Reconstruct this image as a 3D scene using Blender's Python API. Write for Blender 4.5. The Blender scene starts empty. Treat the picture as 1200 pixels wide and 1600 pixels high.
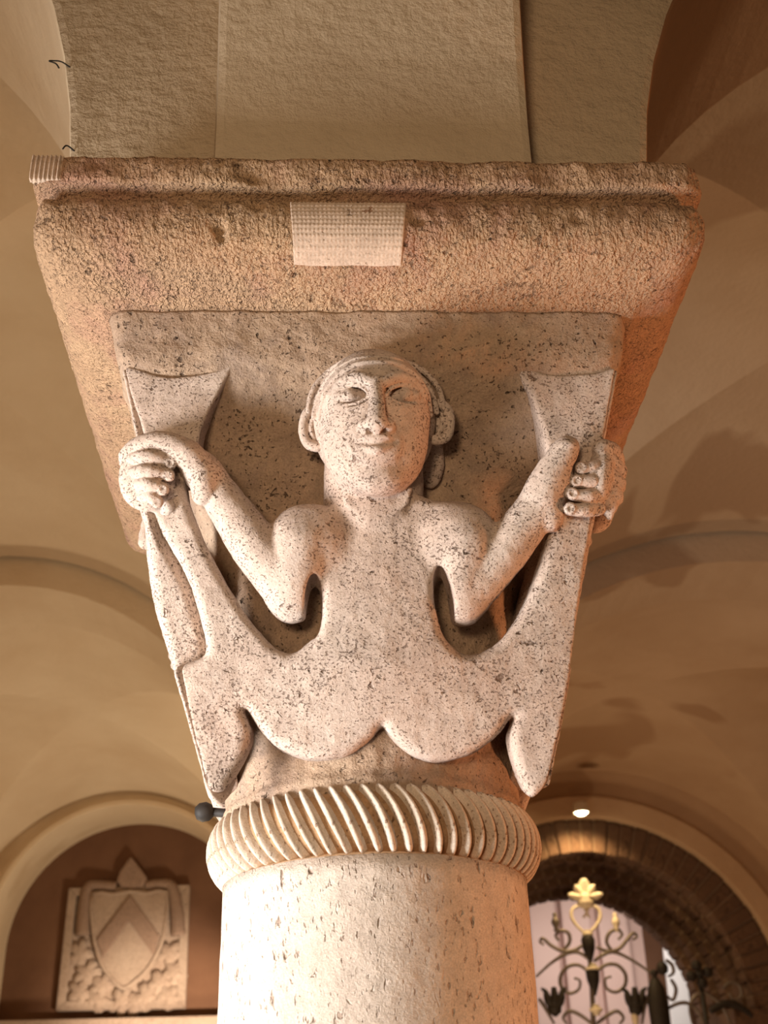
import bpy, bmesh, math, random
import numpy as np
from mathutils import Matrix, Vector, noise as mnoise

random.seed(7); np.random.seed(7)
SC = bpy.context.scene
COL = SC.collection
ZC = 1.55                      # eye height above the crypt floor; figure heights below are measured from it

# ---------------------------------------------------------------- camera
cd = bpy.data.cameras.new('camera'); cam = bpy.data.objects.new('camera', cd); COL.objects.link(cam)
R_ = Vector((0.9988792, -0.03912989, -0.02663054)); U_ = Vector((0.00433488, -0.48463783, 0.87470417)); F_ = Vector((0.04713325, 0.87383925, 0.48392502))
cam.matrix_world = Matrix(((R_.x, U_.x, -F_.x, -0.04537), (R_.y, U_.y, -F_.y, -1.21158), (R_.z, U_.z, -F_.z, ZC), (0, 0, 0, 1)))
cd.sensor_fit = 'VERTICAL'; cd.sensor_height = 36.0; cd.lens = 1900.0 / 1600.0 * 36.0
cd.clip_start = 0.02
cd.dof.use_dof = True; cd.dof.focus_distance = 1.25; cd.dof.aperture_fstop = 9.0
SC.camera = cam

# ---------------------------------------------------------------- world, lights, exposure
SC.view_settings.view_transform = 'Standard'; SC.view_settings.look = 'None'
SC.view_settings.gamma = 1.0; SC.view_settings.use_curve_mapping = False
SC.view_settings.exposure = 0.0
wd = bpy.data.worlds.new('world'); SC.world = wd; wd.use_nodes = True
wd.node_tree.nodes['Background'].inputs[0].default_value = (1.0, 0.80, 0.60, 1)
wd.node_tree.nodes['Background'].inputs[1].default_value = 0.12

def light(name, kind, loc, target, power, color, size=0.5, sizey=None, spot=None, blend=0.5):
    l = bpy.data.lights.new(name, kind); l.energy = power; l.color = color
    if kind == 'AREA':
        l.size = size
        if sizey: l.shape = 'RECTANGLE'; l.size_y = sizey
    else:
        l.shadow_soft_size = size
    if kind == 'SPOT':
        l.spot_size = spot; l.spot_blend = blend
    o = bpy.data.objects.new(name, l); COL.objects.link(o); o.location = loc
    o.rotation_euler = (Vector(target) - Vector(loc)).to_track_quat('-Z', 'Y').to_euler()
    return o
# warm lamps of the right aisle; the other lights here are unseen, added fills
light('white_key_left', 'AREA', (-1.00, -0.46, 1.45), (0, 0, 2.02), 10.5, (1.0, 0.98, 0.96), 0.35, 0.6).data.spread = math.radians(90)  # added close on the left so brightness falls off across the capital
light('aisle_lamp_warm', 'SPOT', (1.6, -0.15, 1.35), (0, 0, 2.1), 78, (1.0, 0.42, 0.18), 0.12, spot=math.radians(50), blend=0.6)
light('front_fill_warm', 'SPOT', (-0.5, -2.3, 1.6), (0, 0, 2.2), 84, (1.0, 0.73, 0.46), 0.2, spot=math.radians(58), blend=0.6)  # added warm fill from the front, no visible source
light('vault_fill_left', 'SPOT', (-0.75, 1.3, 0.9), (-0.85, 1.35, 3.0), 82, (1.0, 0.80, 0.58), 0.15, spot=math.radians(150), blend=0.4)  # added, like the other vault lights, to give the webs contrast
light('vault_fill_left_end', 'SPOT', (-0.35, 5.0, 1.4), (-1.5, 4.7, 3.0), 105, (1.0, 0.81, 0.58), 0.15, spot=math.radians(140), blend=0.4)
light('vault_fill_right', 'SPOT', (1.0, 1.5, 0.9), (1.1, 1.7, 3.0), 22, (1.0, 0.62, 0.34), 0.15, spot=math.radians(150), blend=0.4)
light('vault_fill_right_end', 'SPOT', (0.8, 5.0, 1.4), (1.7, 4.6, 3.0), 50, (1.0, 0.66, 0.38), 0.15, spot=math.radians(140), blend=0.4)

# ---------------------------------------------------------------- helpers
def tag(o, label, cat=None, group=None, kind=None):
    o['label'] = label
    if cat: o['category'] = cat
    if group: o['group'] = group
    if kind: o['kind'] = kind
    return o
def empty(name, loc=(0, 0, 0)):
    o = bpy.data.objects.new(name, None); COL.objects.link(o); o.location = loc; o.empty_display_size = 0.05
    return o
def mkmesh(name, verts, faces, smooth=False):
    me = bpy.data.meshes.new(name)
    if isinstance(verts, np.ndarray): verts = verts.tolist()
    if isinstance(faces, np.ndarray): faces = faces.tolist()
    me.from_pydata(verts, [], faces)
    me.polygons.foreach_set('use_smooth', [bool(smooth)] * len(me.polygons)); me.update()
    return me
def obj(name, me, mat=None, parent=None, loc=None):
    o = bpy.data.objects.new(name, me); COL.objects.link(o)
    if mat and not me.materials: me.materials.append(mat)
    if parent:
        o.parent = parent
    if loc: o.location = loc
    return o
def recalc(me):
    bm = bmesh.new(); bm.from_mesh(me); bmesh.ops.remove_doubles(bm, verts=bm.verts, dist=1e-6); bmesh.ops.recalc_face_normals(bm, faces=bm.faces); bm.to_mesh(me); bm.free(); return me
def bevel(me, w, seg=2):
    bm = bmesh.new(); bm.from_mesh(me); bmesh.ops.recalc_face_normals(bm, faces=bm.faces)
    ed = [e for e in bm.edges if len(e.link_faces) == 2 and e.calc_face_angle(0) > 0.5]
    bmesh.ops.bevel(bm, geom=ed, offset=w, segments=seg, affect='EDGES', profile=0.6, clamp_overlap=True)
    bm.to_mesh(me); bm.free(); return me
def boxm(name, x0, x1, y0, y1, z0, z1, bw=0):
    v = [(x, y, z) for x in (x0, x1) for y in (y0, y1) for z in (z0, z1)]
    f = [(0, 1, 3, 2), (4, 6, 7, 5), (0, 4, 5, 1), (2, 3, 7, 6), (0, 2, 6, 4), (1, 5, 7, 3)]
    me = mkmesh(name, v, f)
    return bevel(me, bw) if bw else recalc(me)
def prismm(name, pts, y0, y1, bw=0):
    """polygon of (x, z) points extruded along y"""
    n = len(pts); v = [(x, y0, z) for x, z in pts] + [(x, y1, z) for x, z in pts]
    f = [tuple(range(n)), tuple(range(2 * n - 1, n - 1, -1))] + [(i, (i + 1) % n, n + (i + 1) % n, n + i) for i in range(n)]
    me = mkmesh(name, v, f); recalc(me)
    return bevel(me, bw) if bw else me
def smoothpath(pts, n=6, closed=False):
    """Catmull-Rom through the points"""
    P = [Vector(p) for p in pts]; out = []
    m = len(P)
    rng = range(m if closed else m - 1)
    for i in rng:
        if closed: a, b, c, d = P[i - 1], P[i], P[(i + 1) % m], P[(i + 2) % m]
        else: a, b, c, d = P[max(i - 1, 0)], P[i], P[i + 1], P[min(i + 2, m - 1)]
        for k in range(n):
            t = k / n
            out.append(0.5 * ((2 * b) + (c - a) * t + (2 * a - 5 * b + 4 * c - d) * t * t + (3 * b - a - 3 * c + d) * t ** 3))
    if not closed: out.append(P[-1])
    return out
def tubem(name, pts, rad, seg=8, smooth=True):
    P = [Vector(p) for p in pts]; n = len(P)
    rads = rad if isinstance(rad, (list, tuple)) else [rad] * n
    v = []; f = []
    up = Vector((0.13, 0.97, 0.21))
    for i in range(n):
        t = (P[min(i + 1, n - 1)] - P[max(i - 1, 0)]).normalized()
        a = t.cross(up); a.normalize(); b = a.cross(t)
        for k in range(seg):
            an = 2 * math.pi * k / seg
            v.append(P[i] + rads[i] * (math.cos(an) * a + math.sin(an) * b))
    for i in range(n - 1):
        for k in range(seg):
            f.append((i * seg + k, i * seg + (k + 1) % seg, (i + 1) * seg + (k + 1) % seg, (i + 1) * seg + k))
    f.append(tuple(range(seg - 1, -1, -1))); f.append(tuple((n - 1) * seg + k for k in range(seg)))
    return recalc(mkmesh(name, [tuple(q) for q in v], f, smooth))
def lathem(name, prof, seg=24, smooth=True, axis=(0, 0)):
    v = []; f = []
    n = len(prof)
    for r, z in prof:
        for k in range(seg):
            a = 2 * math.pi * k / seg; v.append((axis[0] + r * math.cos(a), axis[1] + r * math.sin(a), z))
    for i in range(n - 1):
        for k in range(seg):
            f.append((i * seg + k, i * seg + (k + 1) % seg, (i + 1) * seg + (k + 1) % seg, (i + 1) * seg + k))
    f.append(tuple(range(seg - 1, -1, -1))); f.append(tuple((n - 1) * seg + k for k in range(seg)))
    return recalc(mkmesh(name, v, f, smooth))
def fbm(x, y, z, o=3):
    s = 0; a = 1.0
    for i in range(o):
        s += a * mnoise.noise((x, y, z)); x *= 2.03; y *= 2.03; z *= 2.03; a *= 0.5
    return s

# ---------------------------------------------------------------- materials
class N:
    def __init__(s, name):
        s.m = bpy.data.materials.new(name); s.m.use_nodes = True; s.t = s.m.node_tree; s.b = s.t.nodes['Principled BSDF']
        s.co = s.t.nodes.new('ShaderNodeTexCoord')
    def n(s, typ, **kw):
        o = s.t.nodes.new(typ)
        for k, v in kw.items():
            if k.startswith('i_'): o.inputs[k[2:]].default_value = v
            else: setattr(o, k, v)
        return o
    def l(s, a, b): s.t.links.new(a, b)
    def mapping(s, scale=(1, 1, 1), rot=(0, 0, 0), src='Object'):
        m = s.n('ShaderNodeMapping'); m.inputs['Scale'].default_value = scale; m.inputs['Rotation'].default_value = rot
        s.l(s.co.outputs[src], m.inputs[0]); return m.outputs[0]
    def noise(s, vec, scale, detail=4, rough=0.55, dist=0.0):
        o = s.n('ShaderNodeTexNoise'); o.inputs['Scale'].default_value = scale; o.inputs['Detail'].default_value = detail
        o.inputs['Roughness'].default_value = rough; o.inputs['Distortion'].default_value = dist; s.l(vec, o.inputs['Vector']); return o.outputs[0]
    def ramp(s, fac, stops):
        r = s.n('ShaderNodeValToRGB'); e = r.color_ramp.elements
        while len(e) < len(stops): e.new(0.5)
        for q, (p, c) in zip(e, stops):
            q.position = p; q.color = (c, c, c, 1) if isinstance(c, (int, float)) else (*c, 1)
        s.l(fac, r.inputs[0]); return r.outputs[0]
    def mix(s, fac, a, b, mode='MIX'):
        m = s.n('ShaderNodeMix', data_type='RGBA', blend_type=mode)
        for sock, v in ((m.inputs[0], fac), (m.inputs[6], a), (m.inputs[7], b)):
            if hasattr(v, 'is_linked'): s.l(v, sock)
            elif isinstance(v, (int, float)): sock.default_value = v
            else: sock.default_value = (*v, 1)
        return m.outputs[2]
    def math(s, op, a, b=0.0):
        m = s.n('ShaderNodeMath', operation=op)
        for sock, v in ((m.inputs[0], a), (m.inputs[1], b)):
            if hasattr(v, 'is_linked'): s.l(v, sock)
            else: sock.default_value = v
        return m.outputs[0]
    def bump(s, h, strength, dist, prev=None):
        b = s.n('ShaderNodeBump'); b.inputs['Strength'].default_value = strength; b.inputs['Distance'].default_value = dist
        s.l(h, b.inputs['Height'])
        if prev: s.l(prev, b.inputs['Normal'])
        return b.outputs[0]
    def done(s, color, normal=None, rough=0.85, spec=0.25, metal=0.0):
        if hasattr(color, 'is_linked'): s.l(color, s.b.inputs['Base Color'])
        else: s.b.inputs['Base Color'].default_value = (*color, 1)
        if normal: s.l(normal, s.b.inputs['Normal'])
        s.b.inputs['Roughness'].default_value = rough; s.b.inputs['Specular IOR Level'].default_value = spec; s.b.inputs['Metallic'].default_value = metal
        return s.m

def stone(name, ca, cb, cdark, pit=0.62, pitscale=350, grain=520, stretch=(1, 1, 1), bumpd=0.002, blotch=7, tool=None, pitamt=0.8, cc=None, hole=0.66, holescale=120):
    k = N(name)
    v = k.mapping(); vs = k.mapping(stretch)
    big = k.noise(v, blotch, 5, 0.6)
    col = k.mix(k.ramp(big, [(0.36, 0.0), (0.66, 1.0)]), ca, cb)
    if cc:
        col = k.mix(k.ramp(k.noise(v, blotch * 2.3, 4, 0.65, 0.4), [(0.5, 0.0), (0.72, 0.8)]), col, cc)
    mid = k.noise(v, 55, 5, 0.7)
    col = k.mix(0.5, col, k.ramp(mid, [(0.3, 0.55), (0.65, 1.0)]), 'MULTIPLY')
    fine = k.noise(v, grain, 3, 0.6)
    col = k.mix(0.5, col, k.ramp(fine, [(0.35, 0.5), (0.65, 1.0)]), 'MULTIPLY')
    pn = k.noise(vs, pitscale, 2, 0.6, 0.0)
    pn2 = k.noise(v, 22, 4, 0.65)
    pp = k.math('ADD', pn, k.math('MULTIPLY', k.math('SUBTRACT', pn2, 0.5), 0.30))
    pm = k.ramp(pp, [(pit, 0.0), (pit + 0.05, 1.0)])
    col = k.mix(k.math('MULTIPLY', pm, pitamt), col, cdark)
    hn = k.noise(vs, holescale, 2, 0.5, 0.5)
    hh = k.math('ADD', hn, k.math('MULTIPLY', k.math('SUBTRACT', pn2, 0.5), 0.25))
    hm = k.ramp(hh, [(hole, 0.0), (hole + 0.04, 1.0)])
    col = k.mix(k.math('MULTIPLY', hm, 0.75), col, cdark)
    nrm = k.bump(k.ramp(hh, [(hole - 0.03, 1.0), (hole + 0.06, 0.0)]), 1.0, bumpd * 2)
    nrm = k.bump(k.ramp(pp, [(pit - 0.02, 1.0), (pit + 0.07, 0.0)]), 0.9, bumpd, nrm)
    nrm = k.bump(fine, 0.6, bumpd * 0.5, nrm)
    nrm = k.bump(mid, 0.7, bumpd * 2.0, nrm)
    if tool:
        nrm = tool(k, nrm)
    return k.done(col, nrm)

def tooth(k, nrm):
    # rows of short upright chisel strokes
    a = k.noise(k.mapping((1, 1, 0.45)), 330, 2, 0.5, 0.1)
    b = k.noise(k.mapping((1, 1, 0.8)), 110, 4, 0.7)
    nrm = k.bump(k.ramp(a, [(0.35, 0.0), (0.65, 1.0)]), 0.8, 0.0020, nrm)
    return k.bump(b, 0.8, 0.0045, nrm)

M = {}
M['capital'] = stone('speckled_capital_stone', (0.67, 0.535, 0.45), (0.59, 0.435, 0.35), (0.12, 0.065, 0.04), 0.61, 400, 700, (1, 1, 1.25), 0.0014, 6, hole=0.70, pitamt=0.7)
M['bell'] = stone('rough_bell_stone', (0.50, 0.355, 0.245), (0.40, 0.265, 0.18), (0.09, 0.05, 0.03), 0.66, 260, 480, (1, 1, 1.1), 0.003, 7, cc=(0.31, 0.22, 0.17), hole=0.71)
M['abacus'] = stone('pink_abacus_stone', (0.54, 0.35, 0.21), (0.48, 0.285, 0.17), (0.15, 0.085, 0.05), 0.63, 230, 420, (1, 1, 1), 0.0025, 5, tooth, 0.6, (0.46, 0.24, 0.17), hole=0.70)
M['shaft'] = stone('pale_shaft_stone', (0.72, 0.61, 0.52), (0.66, 0.52, 0.42), (0.26, 0.17, 0.12), 0.645, 260, 620, (1, 1, 0.45), 0.0016, 4, pitamt=0.6, hole=0.69, holescale=110)
M['rope'] = stone('rope_collar_stone', (0.72, 0.60, 0.49), (0.62, 0.48, 0.36), (0.26, 0.15, 0.09), 0.66, 300, 600, (1, 1, 1), 0.0012, 9, hole=0.74)
M['groove'] = stone('ochre_groove_stone', (0.46, 0.27, 0.14), (0.40, 0.24, 0.13), (0.2, 0.1, 0.05), 0.66, 240, 500, (1, 1, 1), 0.0014, 9, hole=0.74)
M['patch'] = stone('pale_repair_stone', (0.70, 0.53, 0.41), (0.66, 0.49, 0.37), (0.35, 0.24, 0.17), 0.70, 240, 500, (1, 1, 1), 0.0008, 9, hole=0.80)

def plaster(name, ca, cb, cstain, bumpd=0.004, stain=0.62, bscale=40, ramp=0.06, blotch=1.6):
    k = N(name); v = k.mapping()
    col = k.mix(k.ramp(k.noise(v, blotch, 5, 0.6, 0.3), [(0.35, 0.0), (0.68, 1.0)]), ca, cb)
    st = k.ramp(k.noise(v, 0.9, 3, 0.5, 0.8), [(stain, 0.0), (stain + ramp, 0.75)])
    col = k.mix(st, col, cstain)
    nrm = k.bump(k.noise(v, bscale, 5, 0.65), 0.8, bumpd)
    return k.done(col, nrm, 0.92, 0.15)
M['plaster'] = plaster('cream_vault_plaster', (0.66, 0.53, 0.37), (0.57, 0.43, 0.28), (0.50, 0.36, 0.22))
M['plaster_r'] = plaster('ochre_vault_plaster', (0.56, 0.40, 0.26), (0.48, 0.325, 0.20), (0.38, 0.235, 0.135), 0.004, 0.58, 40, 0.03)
M['plaster_shade'] = plaster('shade_brown_arch_plaster', (0.40, 0.235, 0.13), (0.34, 0.19, 0.10), (0.28, 0.15, 0.08), 0.003)  # browner colour stands in for shade under the right arch
M['pier'] = plaster('rough_pier_plaster', (0.47, 0.36, 0.245), (0.39, 0.295, 0.195), (0.33, 0.235, 0.15), 0.010, 0.6, 55, 0.2, 5)
M['pier_front'] = plaster('smoother_pier_plaster', (0.48, 0.375, 0.26), (0.42, 0.32, 0.215), (0.36, 0.26, 0.17), 0.0055, 0.6, 60, 0.2, 5)
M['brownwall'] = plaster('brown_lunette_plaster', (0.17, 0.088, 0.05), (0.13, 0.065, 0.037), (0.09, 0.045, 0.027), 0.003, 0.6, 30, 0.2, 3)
M['brick'] = stone('old_dark_brick', (0.20, 0.115, 0.07), (0.13, 0.075, 0.05), (0.06, 0.035, 0.025), 0.66, 60, 220, (1, 1, 1), 0.004, 3)
M['mortar'] = plaster('brown_mortar', (0.22, 0.15, 0.10), (0.17, 0.11, 0.075), (0.14, 0.09, 0.06))
M['plaque'] = stone('grey_plaque_stone', (0.50, 0.38, 0.29), (0.43, 0.31, 0.23), (0.25, 0.16, 0.11), 0.7, 40, 120, (1, 1, 1), 0.002, 4)
M['chev'] = stone('darker_plaque_stone', (0.38, 0.26, 0.19), (0.33, 0.22, 0.16), (0.2, 0.12, 0.08), 0.7, 40, 120, (1, 1, 1), 0.002, 4)
k = N('black_iron'); M['iron'] = k.done(k.mix(k.noise(k.mapping(), 60, 3), (0.012, 0.010, 0.009), (0.030, 0.023, 0.018)), None, 0.65, 0.3, 0.0)
k = N('gilt_iron'); M['gilt'] = k.done(k.mix(k.noise(k.mapping(), 40, 3), (0.78, 0.70, 0.56), (0.62, 0.53, 0.38)), None, 0.55, 0.4, 0.0)
k = N('worn_grey_iron'); M['greyiron'] = k.done(k.mix(k.noise(k.mapping(), 40, 3), (0.20, 0.165, 0.14), (0.10, 0.08, 0.065)), None, 0.45, 0.5, 0.3)
k = N('pink_plaster'); M['pink'] = k.done(k.mix(k.noise(k.mapping(), 3, 4), (0.74, 0.56, 0.50), (0.66, 0.47, 0.41)), None, 0.8, 0.2)
k = N('white_panel_paint'); M['white'] = k.done(k.mix(k.noise(k.mapping(), 5, 3), (0.85, 0.86, 0.86), (0.78, 0.79, 0.80)), None, 0.5, 0.3)
k = N('floor_stone'); M['floor'] = k.done(k.mix(k.noise(k.mapping(), 3, 5), (0.36, 0.27, 0.20), (0.28, 0.20, 0.14)), k.bump(k.noise(k.mapping(), 20, 4), 0.3, 0.003), 0.6, 0.3)
k = N('white_lamp_metal'); M['lampmetal'] = k.done((0.75, 0.68, 0.55), None, 0.4, 0.5)
k = N('lamp_glow'); k.b.inputs['Emission Color'].default_value = (1.0, 0.80, 0.45, 1); k.b.inputs['Emission Strength'].default_value = 40.0; M['glow'] = k.done((1, 0.9, 0.7))

# ================================================================ the setting
ZS = ZC + 0.889                # springing of the arches, on top of the abacus
XL, XR = -2.46, 3.06           # axes of the neighbouring column rows
YB = 3.07                      # axis of the next row behind
YW = 5.99                      # end wall
YF = -3.0                      # row behind the viewer
CROWN = ZC + 2.17

fl = obj('floor', boxm('floor', XL - 0.3, XR + 0.3, YF - 1.0, YW + 3.2, -0.1, 0.0), M['floor']); tag(fl, 'worn brown stone floor of the crypt', kind='structure')

tag(obj('ceiling', boxm('ceiling', XL - 0.3, XR + 0.3, YF - 1.0, YW + 0.5, ZC + 2.75, ZC + 2.85), None), 'unseen slab added to keep light out above the vaults', kind='structure').data.materials.append(M['mortar'])  # added only to stop world light leaking through the vault gaps
def web_bay(x0, x1, y0, y1, zs, crown, mat, label, n=26, bulge=0.0):
    """groin vault over a rectangle: four webs, each with its own edges along the groins"""
    cx, cy, a, b = (x0 + x1) / 2, (y0 + y1) / 2, (x1 - x0) / 2, (y1 - y0) / 2
    rise = crown - zs
    V = []; Fc = []
    for s in range(4):
        base = len(V)
        for i in range(n + 1):
            for j in range(2 * n + 1):
                ph = (j / n - 1) * math.pi / 2          # along the wall arch
                e = math.sin(ph)                        # -1..1
                w = 1 - i / n
                ax = abs(e) + (1 - abs(e)) * (i / n)    # from groin (|e|) to wall (1)
                z = zs + rise * math.sqrt(max(0.0, 1 - e * e)) + bulge * (1 - e * e) * 4 * (i / n) * (1 - i / n)
                if s == 0: V.append((cx + a * ax, cy + b * e, z))
                elif s == 1: V.append((cx - a * ax, cy - b * e, z))
                elif s == 2: V.append((cx - a * e, cy + b * ax, z))
                else: V.append((cx + a * e, cy - b * ax, z))
        m = 2 * n + 1
        for i in range(n):
            for j in range(2 * n):
                p = base + i * m + j
                Fc.append((p, p + m, p + m + 1, p + 1))
    me = mkmesh('ceiling', V, Fc, True)
    return tag(obj('ceiling', me, mat), label, kind='structure')

web_bay(XL + 0.16, -0.16, 0.14, YB - 0.20, ZS - 0.1, CROWN - 0.09, M['plaster'], 'cream plastered groin vault left of the capital, nearest bay')
web_bay(XL + 0.16, -0.16, YB + 0.1, YW + 0.02, ZS - 0.15, CROWN - 0.08, M['plaster'], 'cream groin vault over the left end bay before the dark lunette')
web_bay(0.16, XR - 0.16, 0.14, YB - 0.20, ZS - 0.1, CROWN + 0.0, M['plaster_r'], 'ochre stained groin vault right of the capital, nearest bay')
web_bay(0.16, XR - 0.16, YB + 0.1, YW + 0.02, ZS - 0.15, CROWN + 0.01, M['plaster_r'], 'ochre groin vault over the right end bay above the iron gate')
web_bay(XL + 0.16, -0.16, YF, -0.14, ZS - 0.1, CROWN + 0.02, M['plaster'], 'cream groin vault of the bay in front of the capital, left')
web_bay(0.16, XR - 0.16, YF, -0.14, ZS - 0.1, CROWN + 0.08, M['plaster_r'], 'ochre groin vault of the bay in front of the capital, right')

def arch_solid(name, along, c0, c1, edge0, edge1, w0, w1, zs, rise, ztop, mat, label, p=2.0, n=40, bw=0.006, rough=0.0, under=None):
    """arch between the axes c0 and c1, springing at the given edges; 'along' is the axis it spans, w0..w1 its width"""
    cx, a = (edge0 + edge1) / 2, (edge1 - edge0) / 2
    pts = [(c0, zs)]
    for i in range(n + 1):
        t = math.pi * (1 - i / n)
        ct, st = math.cos(t), math.sin(t)
        r = (abs(ct) ** p + abs(st) ** p) ** (-1 / p) if p != 2 else 1.0
        pts.append((cx + a * ct * r, zs + rise * st * r))
    pts += [(c1, zs), (c1, ztop), (c0, ztop)]
    if p == 2.0: pass
    m = len(pts)
    if along == 'x': v = [(s, w0, z) for s, z in pts] + [(s, w1, z) for s, z in pts]
    else: v = [(w0, s, z) for s, z in pts] + [(w1, s, z) for s, z in pts]
    f = [tuple(range(m)), tuple(range(2 * m - 1, m - 1, -1))] + [(i, (i + 1) % m, m + (i + 1) % m, m + i) for i in range(m)]
    me = recalc(mkmesh(name, v, f))
    if rough: bevel(me, rough, 2)
    o = obj(name, me, mat)
    if under:                                            # the underside takes its own colour; on the right arch it paints in shade
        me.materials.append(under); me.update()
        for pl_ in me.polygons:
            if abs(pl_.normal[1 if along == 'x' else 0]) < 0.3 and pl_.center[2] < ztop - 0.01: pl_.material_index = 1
    return tag(o, label, kind='structure')
ZT = ZC + 2.75
arch_solid('trim_1', 'x', XL, 0, XL + 0.31, -0.318, -0.24, 0.24, ZS, 1.05, ZT, M['pier'], 'rough grey plaster arch springing left from the abacus', 2.0, rough=0.010, under=M['plaster'])
arch_solid('trim_2', 'x', 0, XR, 0.305, XR - 0.31, -0.245, 0.24, ZS, 1.05, ZT, M['pier'], 'rough plaster arch springing right from the abacus', 2.0, rough=0.010, under=M['plaster_shade'])
arch_solid('trim_3', 'y', YF, 0, YF + 0.3, -0.295, -0.160, 0.170, ZS, 1.05, ZT, M['pier_front'], 'smooth plaster arch band springing toward the viewer above the abacus', 2.0, rough=0.010)
arch_solid('trim_4', 'y', 0, YB, 0.29, YB - 0.29, -0.160, 0.170, ZS, 1.05, ZT, M['pier'], 'plaster arch running back behind the capital', 1.8)
arch_solid('trim_5', 'y', YB, YW, YB + 0.29, YW - 0.2, -0.160, 0.170, ZS, 1.05, ZT, M['plaster'], 'plaster arch between the two end bays', 1.8)
arch_solid('trim_6', 'x', XL, 0, XL + 0.25, -0.25, YB - 0.18, YB + 0.17, ZS - 0.05, CROWN - 0.20 - ZS + 0.05, ZT, M['plaster'], 'cream transverse arch crossing the left aisle')
arch_solid('trim_7', 'x', 0, XR, 0.25, XR - 0.25, YB - 0.18, YB + 0.17, ZS - 0.05, CROWN - 0.12 - ZS + 0.05, ZT, M['plaster_r'], 'ochre transverse arch crossing the right aisle')

# side walls and end wall
tag(obj('wall_left', boxm('wall_left', XL - 0.25, XL + 0.16, YF - 0.9, YW + 0.3, 0, ZT), M['plaster']), 'cream plaster side wall of the left aisle', kind='structure')
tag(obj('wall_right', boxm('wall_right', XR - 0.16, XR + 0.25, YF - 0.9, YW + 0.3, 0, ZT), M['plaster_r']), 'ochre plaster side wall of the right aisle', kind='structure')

def arc_pts(cx, cz, r, a0, a1, n):
    return [(cx + r * math.cos(a0 + (a1 - a0) * i / n), cz + r * math.sin(a0 + (a1 - a0) * i / n)) for i in range(n + 1)]

def wall_with_arch(name, x0, x1, z1, cx, cz, r, y0, y1, mat, label, zb=0.0):
    """wall slab with an arched opening (polygon split into two halves)"""
    V = []; Fc = []
    n = 28
    for half in (0, 1):
        pts = []
        if half == 0:
            pts = [(x0, zb), (cx - r, zb)] + arc_pts(cx, cz, r, math.pi, math.pi / 2, n) + [(cx, z1), (x0, z1)]
        else:
            pts = [(x1, zb), (cx + r, zb)] + arc_pts(cx, cz, r, 0, math.pi / 2, n) + [(cx, z1), (x1, z1)]
        b = len(V); m = len(pts)
        V += [(x, y0, z) for x, z in pts] + [(x, y1, z) for x, z in pts]
        Fc += [tuple(b + i for i in range(m)), tuple(b + 2 * m - 1 - i for i in range(m))]
        Fc += [(b + i, b + (i + 1) % m, b + m + (i + 1) % m, b + m + i) for i in range(m) if not (pts[i][0] == cx and pts[(i + 1) % m][0] == cx)]
    me = recalc(mkmesh(name, V, Fc))
    return tag(obj(name, me, mat), label, kind='structure')

LCX, LCZ, LR = -1.205, ZC + 1.26, 0.74          # left lunette niche
wall_with_arch('wall_back', XL, 0.02, ZT, LCX, LCZ, LR, YW, YW + 0.42, M['plaster'], 'cream end wall around the dark arched niche', zb=0)
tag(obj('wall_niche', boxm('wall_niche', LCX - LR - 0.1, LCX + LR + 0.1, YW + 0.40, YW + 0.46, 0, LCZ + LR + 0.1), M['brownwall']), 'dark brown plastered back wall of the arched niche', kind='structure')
RCX, RCZ = 1.46, ZC + 0.81                      # right brick arch
wall_with_arch('wall_back', 0.02, XR, ZT, RCX, RCZ, 1.075, YW, YW + 0.30, M['plaster_r'], 'ochre end wall around the brick archway', zb=0)

def ring(name, cx, cz, r0, r1, y0, y1, mat, label, n=48, leg=0.0):
    V = []; Fc = []
    pts0 = arc_pts(cx, cz, r0, math.pi, 0, n); pts1 = arc_pts(cx, cz, r1, math.pi, 0, n)
    if leg:
        pts0 = [(cx - r0, cz - leg)] + pts0 + [(cx + r0, cz - leg)]; pts1 = [(cx - r1, cz - leg)] + pts1 + [(cx + r1, cz - leg)]
    m = len(pts0)
    for (y, P) in ((y0, pts0), (y0, pts1), (y1, pts1), (y1, pts0)): V += [(x, y, z) for x, z in P]
    for i in range(m - 1):
        for q in range(4):
            a, b = q * m, ((q + 1) % 4) * m
            Fc.append((a + i, a + i + 1, b + i + 1, b + i))
    Fc += [(0, m, 2 * m, 3 * m), (m - 1, 4 * m - 1, 3 * m - 1, 2 * m - 1)]
    me = recalc(mkmesh(name, V, Fc)); bevel(me, 0.008, 2)
    return tag(obj(name, me, mat), label, kind='structure')
ring('trim_8', LCX, LCZ, LR, LR + 0.035, YW - 0.05, YW + 0.05, M['plaster'], 'inner cream moulding ring around the dark niche', leg=1.6)
ring('trim_9', LCX, LCZ, LR + 0.035, LR + 0.065, YW - 0.02, YW + 0.05, M['plaster'], 'outer cream moulding ring around the dark niche', leg=1.6)
ring('trim_10', RCX, RCZ, 1.075, 1.20, YW - 0.05, YW + 0.05, M['plaster_r'], 'ochre plaster ring above the brick arch', leg=0.6)

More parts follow.
